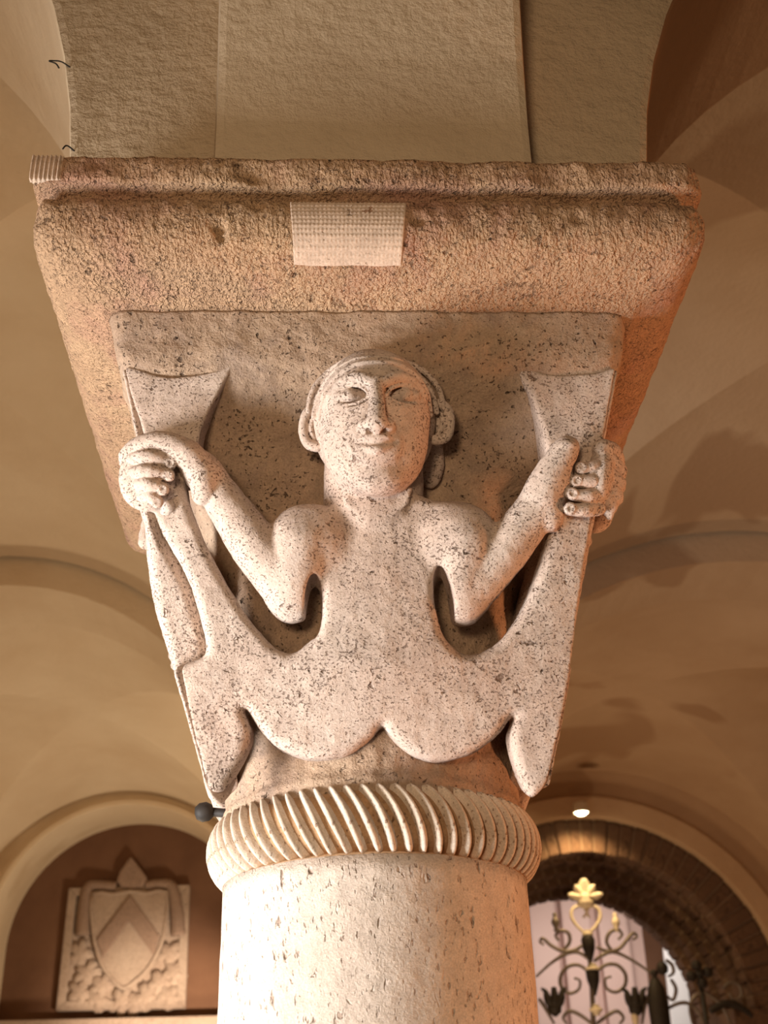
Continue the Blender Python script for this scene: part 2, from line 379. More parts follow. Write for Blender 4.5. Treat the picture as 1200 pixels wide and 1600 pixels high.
# brick arch: each brick of the outer ring on its own, then the soffit courses behind it
ba = empty('trim_11', (RCX, YW, RCZ)); tag(ba, 'arch of dark old bricks over the gate opening', kind='structure')
def vous(r0, r1, da, y0, y1, name='brick'):
    v = []
    for y in (y0, y1):
        for r in (r0, r1):
            for s in (-0.5, 0.5): v.append((r * math.sin(s * da), y, r * math.cos(s * da)))
    f = [(0, 1, 3, 2), (4, 6, 7, 5), (0, 4, 5, 1), (2, 3, 7, 6), (0, 2, 6, 4), (1, 5, 7, 3)]
    me = mkmesh(name, v, f); return bevel(me, 0.006, 1)
NB = 40; da = math.pi / NB
outer = [vous(0.875 + d1, 1.072 + d2, da * 0.86, 0.0 + d3, 0.16) for d1, d2, d3 in ((0, 0, 0), (0.006, 0.0, 0.012), (-0.004, -0.004, 0.006))]
for m_ in outer: m_.materials.append(M['brick'])
for i in range(NB):
    o = obj('brick', outer[i % 3] if i % 4 else outer[1], None, ba); o.rotation_euler = (0, math.pi / 2 - (i + 0.5) * da, 0)
mo = ring('brick_joint', 0, 0, 0.885, 1.07, 0.02, 0.158, M['mortar'], 'brown mortar bed'); mo.parent = ba; mo.name = 'mortar_bed'; del mo['kind']
NS = 34; ds = math.pi / NS
for c in range(4):
    r0 = 0.862 - 0.038 * c
    mm = vous(r0, r0 + 0.2, ds * 0.88, 0.163 + c * 0.15, 0.163 + c * 0.15 + 0.142); mm.materials.append(M['brick'])
    for i in range(NS + (c % 2)):
        o = obj('brick', mm, None, ba); o.rotation_euler = (0, math.pi / 2 - (i + (0.5 if c % 2 == 0 else 0.0)) * ds, 0)
    mo = ring('mortar', 0, 0, r0 + 0.012, r0 + 0.21, 0.165 + c * 0.15, 0.165 + c * 0.15 + 0.148, M['mortar'], 'brown mortar bed'); mo.parent = ba; mo.name = 'mortar_bed'; del mo['kind']
# jambs below the arch and the lit passage beyond
for nm, x0, x1 in (('wall_jamb_left', RCX - 1.07, RCX - 0.76), ('wall_jamb_right', RCX + 0.76, RCX + 1.07)):
    tag(obj(nm, boxm(nm, x0, x1, YW + 0.02, YW + 0.75, 0, RCZ), M['brick']), 'dark brick jamb %s the gate opening' % ('left of' if 'left' in nm else 'right of'), kind='structure')
tag(obj('wall_passage', boxm('wall_passage', RCX - 1.6, 2.30, YW + 2.2, YW + 2.3, 0, 3.6), M['pink']), 'pale pink plaster wall of the passage behind the gate', kind='structure')
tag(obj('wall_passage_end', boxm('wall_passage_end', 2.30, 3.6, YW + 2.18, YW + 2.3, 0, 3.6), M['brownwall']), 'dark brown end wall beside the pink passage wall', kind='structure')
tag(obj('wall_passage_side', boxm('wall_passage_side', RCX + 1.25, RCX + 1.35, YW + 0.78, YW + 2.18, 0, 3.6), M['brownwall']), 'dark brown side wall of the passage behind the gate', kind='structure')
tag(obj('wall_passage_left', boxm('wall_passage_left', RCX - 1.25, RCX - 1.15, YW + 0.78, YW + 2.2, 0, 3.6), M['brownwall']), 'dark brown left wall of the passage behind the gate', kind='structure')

# ================================================================ the column: shaft, carved capital, abacus
Z0 = ZC + 0.2516               # foot of the capital (underside of its rope collar)
def rough_mesh(me, amp, sc, amp2=0.0, sc2=1.0, zfun=None):
    n = len(me.vertices); co = np.empty(n * 3); me.vertices.foreach_get('co', co); co = co.reshape(-1, 3)
    no = np.empty(n * 3); me.vertex_normals.foreach_get('vector', no); no = no.reshape(-1, 3)
    d = np.array([amp * fbm(x * sc, y * sc, z * sc, 3) + (amp2 * mnoise.noise((x * sc2, y * sc2, z * sc2)) if amp2 else 0) for x, y, z in co])
    me.vertices.foreach_set('co', (co + no * d[:, None]).ravel()); me.update()

# --- shaft
prof = [(0.19, 0.0), (0.19, 0.16), (0.172, 0.20), (0.176, 0.24), (0.160, 0.27), (0.1545, 0.30)]
prof += [(0.1545 - 0.0075 * t, 0.30 + (Z0 - 0.30) * t) for t in np.linspace(0.02, 1, 90)]
shaft = empty('column_shaft'); tag(shaft, 'smooth round pale stone shaft carrying the carved capital', 'column')
sm = lathem('shaft', prof, 160); rough_mesh(sm, 0.0008, 18, 0.0005, 70)
obj('shaft', sm, M['shaft'], shaft)

# --- capital
cap = empty('carved_capital', (0, 0, Z0)); tag(cap, 'weathered stone capital carved with a twin-tailed figure on each face', 'capital')
def cap_local(v): v = np.asarray(v, dtype=float).copy(); v[:, 2] += ZC - Z0; return v

# bell: round neck growing into a square block with hollowed faces
def bell_half(z):                                    # z measured from eye level
    B = 0.15 + 0.2434 * (z - 0.30)
    deep = 0.044
    t = min(max((0.712 - z) / 0.085, 0), 1); t = t * t * (3 - 2 * t)
    b = B - deep * t
    neck = 0.146 + 0.0035 * min(1, max(0, (0.326 - z) / 0.008)) if z < 0.36 else 0.146 + (z - 0.36) * 0.05
    return max(b, neck)
rows = np.concatenate([np.linspace(0.296, 0.40, 34), np.linspace(0.406, 0.62, 50), np.linspace(0.624, 0.7533, 50)])
NP = 480
V = []; Fc = []
for z in rows:
    b = bell_half(z)
    s = min(max((z - 0.36) / 0.22, 0), 1); s2 = min(max((z - 0.60) / 0.08, 0), 1); p = 2 + 1.2 * s + 26 * s2 ** 1.6
    for k in range(NP):
        q = (k / NP * 4); side = int(q); f = q - side
        th = side * math.pi / 2 + math.atan((f * 2 - 1) * 1.0)
        r = b * (abs(math.cos(th)) ** p + abs(math.sin(th)) ** p) ** (-1 / p)
        x, y = r * math.cos(th), r * math.sin(th)
        rim = 0.0025 * fbm(x * 30, y * 30, z * 30, 3) + 0.0012 * mnoise.noise((x * 110, y * 110, z * 110))
        if z > 0.72: rim += -0.006 * max(0, mnoise.noise((x * 22 + 5, y * 22, 3.1))) * (z - 0.72) / 0.03
        V.append((x * (1 + rim / r), y * (1 + rim / r), z))
for i in range(len(rows) - 1):
    for k in range(NP):
        Fc.append((i * NP + k, i * NP + (k + 1) % NP, (i + 1) * NP + (k + 1) % NP, (i + 1) * NP + k))
Fc.append(tuple(range(NP - 1, -1, -1))); Fc.append(tuple((len(rows) - 1) * NP + k for k in range(NP)))
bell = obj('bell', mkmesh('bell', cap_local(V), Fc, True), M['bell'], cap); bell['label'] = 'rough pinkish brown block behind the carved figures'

# --- the figures, modelled as one implicit surface on the face plane: u across, T up along the face, d outward
TV = np.array([0, -0.23645, 0.97164]); NV = np.array([0, -0.97164, -0.23645]); OR = np.array([0, -0.15, 0.30])
VX = 0.0015
GU = np.arange(-0.29, 0.29, VX); GT = np.arange(-0.03, 0.455, VX); GD = np.arange(-0.075, 0.095, VX)
class Field:
    def __init__(s):
        s.f = np.full((len(GU), len(GT), len(GD)), 0.05, dtype=np.float32)
    def box(s, lo, hi):
        out = []
        for G, a, b in zip((GU, GT, GD), lo, hi):
            out.append(slice(max(0, int(np.searchsorted(G, a)) - 1), min(len(G), int(np.searchsorted(G, b)) + 1)))
        return tuple(out)
    def grid(s, sl):
        return (GU[sl[0]][:, None, None].astype(np.float32), GT[sl[1]][None, :, None].astype(np.float32), GD[sl[2]][None, None, :].astype(np.float32))
    def put(s, g, sl, k=0.0, carve=False):
        f = s.f[sl]; g = g.astype(np.float32)
        if carve: f, g = -f, g
        if k > 0:
            h = np.maximum(k - np.abs(f - g), 0) / k
            r = np.minimum(f, g) - h * h * k * 0.25
        else: r = np.minimum(f, g)
        s.f[sl] = -r if carve else r
    def ell(s, c, r, k=0.006, carve=False, rot=0.0):
        m = max(r) + 0.02
        sl = s.box([q - m for q in c], [q + m for q in c]); u, t, d = s.grid(sl)
        du, dt, dd = u - c[0], t - c[1], d - c[2]
        if rot: ca, sa = math.cos(rot), math.sin(rot); du, dt = ca * du + sa * dt, -sa * du + ca * dt
        k0 = np.sqrt((du / r[0]) ** 2 + (dt / r[1]) ** 2 + (dd / r[2]) ** 2) + 1e-6
        k1 = np.sqrt((du / r[0] ** 2) ** 2 + (dt / r[1] ** 2) ** 2 + (dd / r[2] ** 2) ** 2) + 1e-6
        s.put(k0 * (k0 - 1) / k1, sl, k, carve)
    def cone(s, a, b, ra, rb, k=0.004, carve=False, flat=1.0):
        m = max(ra, rb) + 0.02
        sl = s.box([min(p, q) - m for p, q in zip(a, b)], [max(p, q) + m for p, q in zip(a, b)]); u, t, d = s.grid(sl)
        ab = [q - p for p, q in zip(a, b)]; L = sum(q * q for q in ab) + 1e-12
        h = np.clip(((u - a[0]) * ab[0] + (t - a[1]) * ab[1] + (d - a[2]) * ab[2]) / L, 0, 1)
        g = np.sqrt((u - a[0] - h * ab[0]) ** 2 + (t - a[1] - h * ab[1]) ** 2 + ((d - a[2] - h * ab[2]) / flat) ** 2) - (ra + (rb - ra) * h)
        s.put(g, sl, k, carve)
    def chain(s, pts, rads, k=0.004, carve=False, sub=4):
        P = smoothpath(pts, sub); n = len(P); rr = rads if isinstance(rads, (list, tuple)) else [rads] * len(pts)
        R = np.interp(np.linspace(0, len(rr) - 1, n), range(len(rr)), rr)
        for i in range(n - 1): s.cone(tuple(P[i]), tuple(P[i + 1]), float(R[i]), float(R[i + 1]), k if not carve else 0.0015, carve)
    def relief(s, poly, top, edge, k=0.003, bottom=-0.075, smooth=5):
        """polygon in (u, T) raised to height top(u, T), with its upper edge rounded by 'edge'"""
        P = np.array([tuple(q)[:2] for q in smoothpath([(a, b, 0) for a, b in poly], smooth, True)]) if smooth else np.array(poly)
        lo = P.min(0) - 0.02; hi = P.max(0) + 0.02
        sl = s.box((lo[0], lo[1], -1), (hi[0], hi[1], 1)); u, t, d = s.grid(sl)
        U2 = u[:, :, 0] + 0 * t[:, :, 0]; T2 = t[:, :, 0] + 0 * u[:, :, 0]
        s2 = sdpoly(P, U2, T2)
        e = np.clip(-s2, 0, edge); e = edge - np.sqrt(np.maximum(edge * edge - (edge - e) ** 2, 0))
        h = top(U2, T2) - e
        g = np.maximum((d - h[:, :, None]) * 0.75, s2[:, :, None])
        g = np.maximum(g, bottom - d)
        s.put(g, sl, k)
    def clip_corner(s, w=0.0, k=0.010):
        """keep only what lies on this face's side of the corner diagonals"""
        u, t, d = GU[:, None, None], GT[None, :, None], GD[None, None, :]
        yy = -(OR[1] + t * TV[1] + d * NV[1])
        g = (np.abs(u) - yy - w) * 0.7071
        f = s.f
        h = np.maximum(k - np.abs(f - g), 0) / k
        s.f = (np.maximum(f, g) + h * h * k * 0.25).astype(np.float32)
    def mesh(s, name):
        v, q = surface_net(s.f)
        u = GU[0] + v[:, 0] * VX; t = GT[0] + v[:, 1] * VX; d = GD[0] + v[:, 2] * VX
        w = OR[None] + t[:, None] * TV[None] + d[:, None] * NV[None]; w[:, 0] += u
        return mkmesh(name, cap_local(w), q, True)
def sdpoly(P, X, Y):
    d = np.full(X.shape, 1e9, dtype=np.float32); inside = np.zeros(X.shape, dtype=bool)
    n = len(P)
    for i in range(n):
        a, b = P[i], P[(i + 1) % n]
        ex, ey = b[0] - a[0], b[1] - a[1]; L = ex * ex + ey * ey
        if L < 1e-14: continue
        h = np.clip(((X - a[0]) * ex + (Y - a[1]) * ey) / L, 0, 1)
        d = np.minimum(d, (X - a[0] - h * ex) ** 2 + (Y - a[1] - h * ey) ** 2)
        c = ((a[1] > Y) != (b[1] > Y)) & (X < ex * (Y - a[1]) / (ey if abs(ey) > 1e-12 else 1e-12) + a[0])
        inside ^= c
    d = np.sqrt(d); return np.where(inside, -d, d)
def surface_net(f):
    ins = f < 0
    nx, ny, nz = f.shape
    acc = np.zeros((nx - 1, ny - 1, nz - 1, 3), dtype=np.float32); cnt = np.zeros((nx - 1, ny - 1, nz - 1), dtype=np.float32)
    E = []
    for ax in range(3):
        A = [slice(None)] * 3; B = [slice(None)] * 3; A[ax] = slice(0, -1); B[ax] = slice(1, None)
        fa, fb = f[tuple(A)], f[tuple(B)]; cr = ins[tuple(A)] != ins[tuple(B)]
        idx = np.argwhere(cr)
        va, vb = fa[cr], fb[cr]; t = va / (va - vb)
        p = idx.astype(np.float32); p[:, ax] += t
        o1, o2 = [(1, 2), (2, 0), (0, 1)][ax]
        for s1 in (0, 1):
            for s2 in (0, 1):
                c = idx.copy(); c[:, o1] -= s1; c[:, o2] -= s2
                ok = (c >= 0).all(1) & (c[:, 0] < nx - 1) & (c[:, 1] < ny - 1) & (c[:, 2] < nz - 1)
                cc = c[ok]
                np.add.at(acc, (cc[:, 0], cc[:, 1], cc[:, 2]), p[ok]); np.add.at(cnt, (cc[:, 0], cc[:, 1], cc[:, 2]), 1)
        E.append((ax, o1, o2, idx, va < 0))
    act = cnt > 0
    ids = np.full(act.shape, -1, dtype=np.int64); ids[act] = np.arange(act.sum())
    v = acc[act] / cnt[act][:, None]
    Q = []
    for ax, o1, o2, idx, neg in E:
        ok = (idx[:, o1] > 0) & (idx[:, o2] > 0) & (idx[:, o1] < f.shape[o1] - 1) & (idx[:, o2] < f.shape[o2] - 1)
        c = idx[ok]; ng = neg[ok]
        def g(s1, s2):
            k = c.copy(); k[:, o1] -= s1; k[:, o2] -= s2; return ids[k[:, 0], k[:, 1], k[:, 2]]
        q = np.stack([g(0, 0), g(1, 0), g(1, 1), g(0, 1)], 1)
        q[~ng] = q[~ng][:, ::-1]
        Q.append(q)
    return v, np.concatenate(Q)

BODY = [(-0.0274,0.2801),(-0.0444,0.2663),(-0.0636,0.2633),(-0.0803,0.2541),(-0.0868,0.2307),(-0.0784,0.2074),(-0.0648,0.1989),(-0.0577,0.2),(-0.0524,0.1927),(-0.0507,0.1699),(-0.0542,0.1492),(-0.0647,0.1357),(-0.0775,0.1282),(-0.0903,0.1324),(-0.1032,0.1443),(-0.1215,0.1675),(-0.1401,0.1988),(-0.1572,0.2311),(-0.1691,0.2582),(-0.1768,0.2806),(-0.1804,0.3026),(-0.1845,0.3216),(-0.2028,0.3281),(-0.2194,0.3236),(-0.225,0.311),(-0.2231,0.2933),(-0.2163,0.2696),(-0.2062,0.251),(-0.1889,0.2264),(-0.1741,0.1996),(-0.1622,0.1649),(-0.1564,0.1413),(-0.1567,0.1284),(-0.1675,0.1227),(-0.1859,0.1206),(-0.2104,0.1185),(-0.2026,0.0558),(-0.1646,0.0064),(-0.1406,0.006),(-0.1301,0.0175),(-0.1191,0.0379),(-0.1132,0.0586),(-0.1197,0.0762),(-0.1162,0.0762),(-0.1064,0.0613),(-0.0909,0.0459),(-0.0692,0.0355),(-0.0494,0.033),(-0.0266,0.0372),(-0.0076,0.0499),(0.0018,0.0599),(0.0058,0.0599),(0.0153,0.0484),(0.0334,0.0347),(0.0562,0.0304),(0.0852,0.0374),(0.1077,0.0523),(0.1199,0.0676),(0.124,0.0675),(0.1198,0.0516),(0.1228,0.0278),(0.1308,0.0031),(0.1468,0.0018),(0.1901,0.0507),(0.2312,0.1376),(0.2559,0.2287),(0.261,0.2981),(0.2316,0.3208),(0.1976,0.3241),(0.1794,0.3202),(0.1722,0.2793),(0.1631,0.2354),(0.1456,0.1876),(0.1249,0.1517),(0.1045,0.1323),(0.0854,0.1254),(0.0709,0.1309),(0.0596,0.1481),(0.0547,0.1811),(0.06,0.201),(0.0703,0.2064),(0.0915,0.2112),(0.1067,0.2326),(0.1021,0.2532),(0.0783,0.2683),(0.0512,0.2747),(0.0331,0.2798)]
BODY_SIDE = [p for p in BODY]
_r = [i for i, p in enumerate(BODY) if p[0] > 0.155 and p[1] > 0.10]
BODY_SIDE = BODY[:_r[0]] + [(-u, t) for u, t in [(-0.2103,0.1156),(-0.1858,0.1183),(-0.1698,0.1216),(-0.1619,0.1296),(-0.1634,0.1437),(-0.171,0.1679),(-0.1835,0.1997),(-0.1984,0.2264),(-0.2133,0.251),(-0.2223,0.2696),(-0.2279,0.2933)]] + [p for i, p in enumerate(BODY) if i > _r[0] and not (p[0] > 0.185)]
FINL = [(-0.2408,0.4079),(-0.1989,0.3988),(-0.1561,0.4041),(-0.1365,0.4121),(-0.1424,0.3962),(-0.1554,0.3686),(-0.1657,0.3427),(-0.1687,0.3153),(-0.1839,0.2995),(-0.208,0.3058),(-0.2161,0.3313),(-0.2269,0.3635)]
FINR = [(0.1403,0.4125),(0.1739,0.4032),(0.2182,0.4046),(0.2632,0.4127),(0.2596,0.3633),(0.2464,0.3111),(0.2115,0.2983),(0.1732,0.2984),(0.1672,0.3241),(0.1619,0.3535),(0.1527,0.3831)]
C_SK, R_SK = (0.0004,0.3525,0.012), (0.0535, 0.066, 0.047)
C_JW, R_JW = (-0.0003,0.3166,0.016), (0.0475, 0.046, 0.042)
def face_d(u, T):
    best = -0.02
    for c, r in ((C_SK, R_SK), (C_JW, R_JW)):
        q = 1 - ((u - c[0]) / r[0]) ** 2 - ((T - c[1]) / r[1]) ** 2
        if q > 0: best = max(best, c[2] + r[2] * math.sqrt(q))
    return best
def on(p, dd=0.0): return (p[0], p[1], face_d(p[0], p[1]) + dd)

def torso_top(u, T):
    chest = 0.010 * np.exp(-(u / 0.10) ** 2) * np.clip((T - 0.02) / 0.10, 0, 1)
    hips = 0.007 * np.exp(-((T - 0.10) / 0.075) ** 2) * np.exp(-(u / 0.17) ** 4)
    tail = 0.003 * np.exp(-((np.abs(u) - 0.165) / 0.03) ** 2)
    return -0.002 + chest + hips + tail

def build_figure(head):
    F = Field()
    lo = 0.0 if head else -0.022
    F.relief(BODY if head else BODY_SIDE, torso_top if head else (lambda u, T: 0.5 * torso_top(u, T) + 0.012 * np.exp(-((u - 0.18) / 0.05) ** 2) * np.exp(-((T - 0.19) / 0.085) ** 2)), 0.010, 0.003, -0.075 if head else -0.028)
    F.clip_corner(0.001 if head else 0.010, 0.004)
    F.relief(FINL, lambda u, T: -0.004 + 0 * u, 0.003, 0.002)
    F.relief(FINR, lambda u, T: -0.004 + 0 * u, 0.005, 0.002)
    F.clip_corner(-0.001, 0.003)
    sh = lambda p: (p[0], p[1], p[2] + lo)
    shl = lambda p: (p[0], p[1], p[2] + (0.0 if head else -0.004))
    # shoulders and arms
    F.ell(sh((-0.0648,0.2341,-0.002)), (0.036, 0.034, 0.022), 0.012); F.ell(sh((0.0805,0.2351,-0.002)), (0.036, 0.034, 0.022), 0.012)
    F.chain([sh(p) for p in ((-0.0696,0.2315,-0.004), (-0.0738,0.2014,-0.006), (-0.0773,0.1803,-0.009))], [0.027, 0.025, 0.022], 0.006)
    F.chain([sh(p) for p in ((-0.0768,0.1827,-0.009), (-0.1126,0.2311,-0.006), (-0.149,0.2836,-0.002), (-0.1657,0.3048,0.003))], [0.022, 0.0225, 0.0165, 0.0165], 0.005)
    F.chain([sh(p) for p in ((0.0854,0.2307,-0.004), (0.0809,0.2004,-0.006), (0.0798,0.1748,-0.009))], [0.026, 0.022, 0.020], 0.006)
    F.chain([sh(p) for p in ((0.0804,0.1742,-0.009), (0.1195,0.2212,-0.004), (0.1573,0.2693,0.002), (0.17,0.2953,0.01))], [0.020, 0.0215, 0.0190, 0.017], 0.005)
    if head:
        # head, jaw, chin, then the neck under them and its flat collar plate
        F.ell(C_SK, R_SK, 0.004); F.ell(C_JW, R_JW, 0.012)
        F.ell((0.0003,0.2829,0.036), (0.024, 0.014, 0.016), 0.010)
        F.cone((-0.0002,0.2704,-0.022), (0.0006,0.3219,-0.022), 0.0485, 0.0475, 0.0015, False, 0.80)
        F.relief([(-0.0306,0.2819),(0.0352,0.2817),(0.0318,0.2662),(0.0161,0.2533),(-0.0136,0.2534),(-0.0277,0.2646)], lambda u, T: 0.0135 + 0 * u, 0.002, 0.001, -0.03, 0)
        # eye sockets, eyeballs, lids, brows
        for ec, brow, up, lw in (((-0.0239,0.3601,0.05), [(-0.0037,0.3683,0.05),(-0.0155,0.3746,0.05),(-0.0303,0.3727,0.05),(-0.0439,0.3613,0.05)], [(-0.0398,0.3569,0.05),(-0.0321,0.3651,0.05),(-0.0215,0.3683,0.05),(-0.012,0.3645,0.05),(-0.0057,0.3563,0.05)], [(-0.0398,0.3569,0.05),(-0.0299,0.3507,0.05),(-0.0181,0.3501,0.05),(-0.0057,0.3563,0.05)]),
                                 ((0.0281,0.3614,0.05), [(0.0069,0.3683,0.05),(0.0213,0.3759,0.05),(0.0355,0.374,0.05),(0.0489,0.3632,0.05)], [(0.0091,0.3569,0.05),(0.0164,0.3651,0.05),(0.0271,0.3689,0.05),(0.0371,0.3664,0.05),(0.0452,0.3582,0.05)], [(0.0091,0.3569,0.05),(0.0208,0.3507,0.05),(0.0338,0.3513,0.05),(0.0452,0.3582,0.05)])):
            F.ell(on(ec, 0.004), (0.0210, 0.0135, 0.0150), 0.0012, True)
            F.ell(on(ec, -0.0092), (0.0150, 0.0078, 0.0075), 0.0004); F.ell(on(ec, -0.0075), (0.0082, 0.0074, 0.0085), 0.0006)
            F.chain([on(p, 0.0015) for p in brow], [0.0058, 0.0052, 0.0044, 0.0025], 0.0015)
            F.chain([on(p, -0.0012) for p in up], [0.0014, 0.0018, 0.0020, 0.0018, 0.0014], 0.0004)
            F.chain([on(p, -0.0025) for p in lw], 0.0015, 0.0004)
        # nose
        F.chain([on((0.001,0.3694,0.052), 0.001), on((0.0004,0.3483,0.058), 0.007), on((-0.0001,0.3276,0.064), 0.013)], [0.0060, 0.0068, 0.0085], 0.002)
        F.ell(on((-0.0002,0.3245,0.066), 0.010), (0.0115, 0.0085, 0.009), 0.003)
        F.ell(on((-0.0098,0.3255,0.058), 0.004), (0.0075, 0.0070, 0.009), 0.002); F.ell(on((0.01,0.3254,0.058), 0.004), (0.0075, 0.0070, 0.009), 0.002)
        F.ell(on((-0.0066,0.3179,0.064), 0.008), (0.0034, 0.004, 0.006), 0.0005, True); F.ell(on((0.0067,0.3179,0.064), 0.008), (0.0034, 0.004, 0.006), 0.0005, True)
        # mouth
        F.ell(on((-0.0006,0.3087,0.055), -0.004), (0.024, 0.017, 0.0085), 0.006)
        F.chain([on((-0.0164,0.3114,0.058), 0.001), on((-0.0083,0.3138,0.06), 0.0045), on((-0.0002,0.3125,0.06), 0.005), on((0.0079,0.3137,0.06), 0.0045), on((0.0155,0.312,0.058), 0.001)], [0.0022, 0.0036, 0.0036, 0.0036, 0.0022], 0.0015)
        F.chain([on((-0.013,0.3053,0.058), 0.003), on((-0.0003,0.3028,0.06), 0.0055), on((0.0119,0.3059,0.058), 0.003)], [0.0024, 0.0042, 0.0024], 0.0015)
        F.chain([on((-0.0187,0.3102,0.058), 0.004), on((-0.0078,0.3089,0.06), 0.0085), on((-0.0003,0.3083,0.06), 0.0092), on((0.0073,0.3095,0.06), 0.0085), on((0.0179,0.3113,0.058), 0.004)], [0.0014, 0.0024, 0.0026, 0.0024, 0.0014], 0, True)
        F.chain([on((-0.0277,0.3277,0.05), 0.0055), on((-0.0231,0.3141,0.05), 0.0058), on((-0.0209,0.3049,0.05), 0.006)], [0.002, 0.003, 0.002], 0, True)
        # ears
        for ec, pts, inn in (((-0.0582,0.3487,-0.01), [(-0.0513,0.3587,0.004),(-0.0592,0.3619,0.004),(-0.0659,0.3541,0.004),(-0.0672,0.3387,0.004),(-0.0629,0.3277,0.004),(-0.0538,0.3245,0.004)], [(-0.0525,0.3525,0.005),(-0.058,0.3512,0.005),(-0.0598,0.3409,0.005),(-0.0562,0.3319,0.005)]),
                             ((0.0647,0.3538,-0.01), [(0.0563,0.3638,0.004),(0.0645,0.3678,0.004),(0.0722,0.3593,0.004),(0.073,0.3436,0.004),(0.0677,0.3327,0.004),(0.0579,0.3308,0.004)], [(0.0579,0.3569,0.005),(0.0647,0.3563,0.005),(0.0662,0.3459,0.005),(0.061,0.3375,0.005)])):
            F.ell(ec, (0.013, 0.019, 0.012), 0.003)
            F.chain(pts, [0.0038, 0.0046, 0.0046, 0.0042, 0.0046, 0.005], 0.001)
            F.chain(inn, [0.0022, 0.0026, 0.0026, 0.002], 0.0008)
    else:
        # shallow worn head of the side figures
        c2 = (C_SK[0], C_SK[1], -0.022); r2 = (0.052, 0.066, 0.031)
        def on2(p, dd):
            q = 1 - ((p[0] - c2[0]) / r2[0]) ** 2 - ((p[1] - c2[1]) / r2[1]) ** 2
            return (p[0], p[1], c2[2] + r2[2] * math.sqrt(max(q, 0.05)) + dd)
        F.ell(c2, r2, 0.004); F.ell((C_JW[0], C_JW[1], -0.020), (0.047, 0.043, 0.029), 0.012)
        F.cone((C_SK[0], C_JW[1] - 0.05, -0.035), (C_SK[0], C_JW[1], -0.035), 0.044, 0.044, 0.002, False, 0.7)
        for ec in ((-0.0231,0.3753,0.01), (0.0309,0.3766,0.01)):
            F.ell(on2(ec, 0.004), (0.018, 0.011, 0.010), 0.0015, True); F.ell(on2(ec, -0.006), (0.012, 0.007, 0.007), 0.0005)
        F.chain([on2((0.0028,0.3845,0.01), 0.0), on2((0.0022,0.3468,0.01), 0.006)], [0.005, 0.009], 0.003)
        F.ell(on2((0.0019,0.3263,0.01), 0.005), (0.018, 0.0022, 0.006), 0.001, True)
        for ec in ((-0.0584,0.3577,-0.03), (0.0666,0.3596,-0.03)): F.ell(ec, (0.013, 0.020, 0.014), 0.002)
    # slots between upper arm and flank
    F.ell((-0.0577,0.1712,0), (0.0085, 0.030, 0.040), 0.003, True); F.ell((0.0628,0.1762,0), (0.0085, 0.032, 0.040), 0.003, True, 0.12)
    # left hand: back of the hand sweeping over, thumb ball, four fingers curled round the tail
    F.chain([shl((-0.159,0.2919,0.008)), shl((-0.1743,0.3126,0.014)), shl((-0.1972,0.3246,0.014)), shl((-0.2183,0.3241,0.008)), shl((-0.233,0.3173,-0.004))], [0.0155, 0.0135, 0.0105, 0.0095, 0.009], 0.003)
    F.chain([shl((-0.1624,0.3045,0.012)), shl((-0.1595,0.2854,0.013)), shl((-0.1617,0.2748,0.007))], [0.009, 0.0115, 0.008], 0.003)
    F.ell(shl((-0.2125,0.2964,0)), (0.028, 0.034, 0.014), 0.004)
    for a, b, c in ((shl((-0.2364,0.3123,-0.004)), shl((-0.2138,0.3099,0.019)), shl((-0.1905,0.3058,0.016))), (shl((-0.2347,0.299,-0.004)), shl((-0.2132,0.2959,0.02)), shl((-0.1917,0.293,0.017))), (shl((-0.2307,0.2882,-0.004)), shl((-0.2111,0.2832,0.019)), shl((-0.1966,0.2801,0.017))), (shl((-0.2244,0.2788,-0.004)), shl((-0.2096,0.2733,0.015)), shl((-0.202,0.2686,0.014)))):
        F.chain([a, b, c], [0.0052, 0.0066, 0.0058], 0.0004)
        q = c; F.ell((q[0] + 0.001, q[1] - 0.002, q[2] + 0.003), (0.0060, 0.0060, 0.005), 0.0005)
        F.ell((q[0] + 0.0015, q[1] - 0.0030, q[2] + 0.0088), (0.0036, 0.0036, 0.0030), 0.0004, True)
    # right hand: straight thumb, palm heel, four fingers coming round the corner with ringed tips
    F.chain([sh((0.1583,0.2739,0.008)), sh((0.1667,0.2951,0.015)), sh((0.1818,0.3178,0.019))], [0.019, 0.0145, 0.0120], 0.003)
    F.ell(sh((0.1809,0.3177,0.027)), (0.0090, 0.0058, 0.006), 0.0008)
    F.ell(sh((0.1639,0.2575,0.006)), (0.013, 0.018, 0.014), 0.004)
    for c, b, a in ((sh((0.1951,0.2985,0.014)), sh((0.2087,0.301,0.014)), sh((0.2234,0.3082,0.005))), (sh((0.1895,0.2858,0.014)), sh((0.2053,0.2864,0.014)), sh((0.2213,0.2919,0.004))), (sh((0.1851,0.2733,0.014)), sh((0.201,0.2723,0.013)), sh((0.2168,0.2764,0.003))), (sh((0.1818,0.259,0.014)), sh((0.1968,0.2588,0.012)), sh((0.2125,0.2628,0.002)))):
        F.chain([c, b, a], [0.0058, 0.0068, 0.0066], 0.0004)
        q = c; F.ell((q[0], q[1], q[2] + 0.003), (0.0064, 0.0064, 0.0058), 0.0004)
        F.ell((q[0] - 0.0005, q[1] - 0.001, q[2] + 0.0095), (0.0042, 0.0044, 0.0036), 0.0003, True)
    me = F.mesh('carved_figure'); rough_mesh(me, 0.0006, 60)
    return me
body_me = build_figure(True); side_me = build_figure(False)

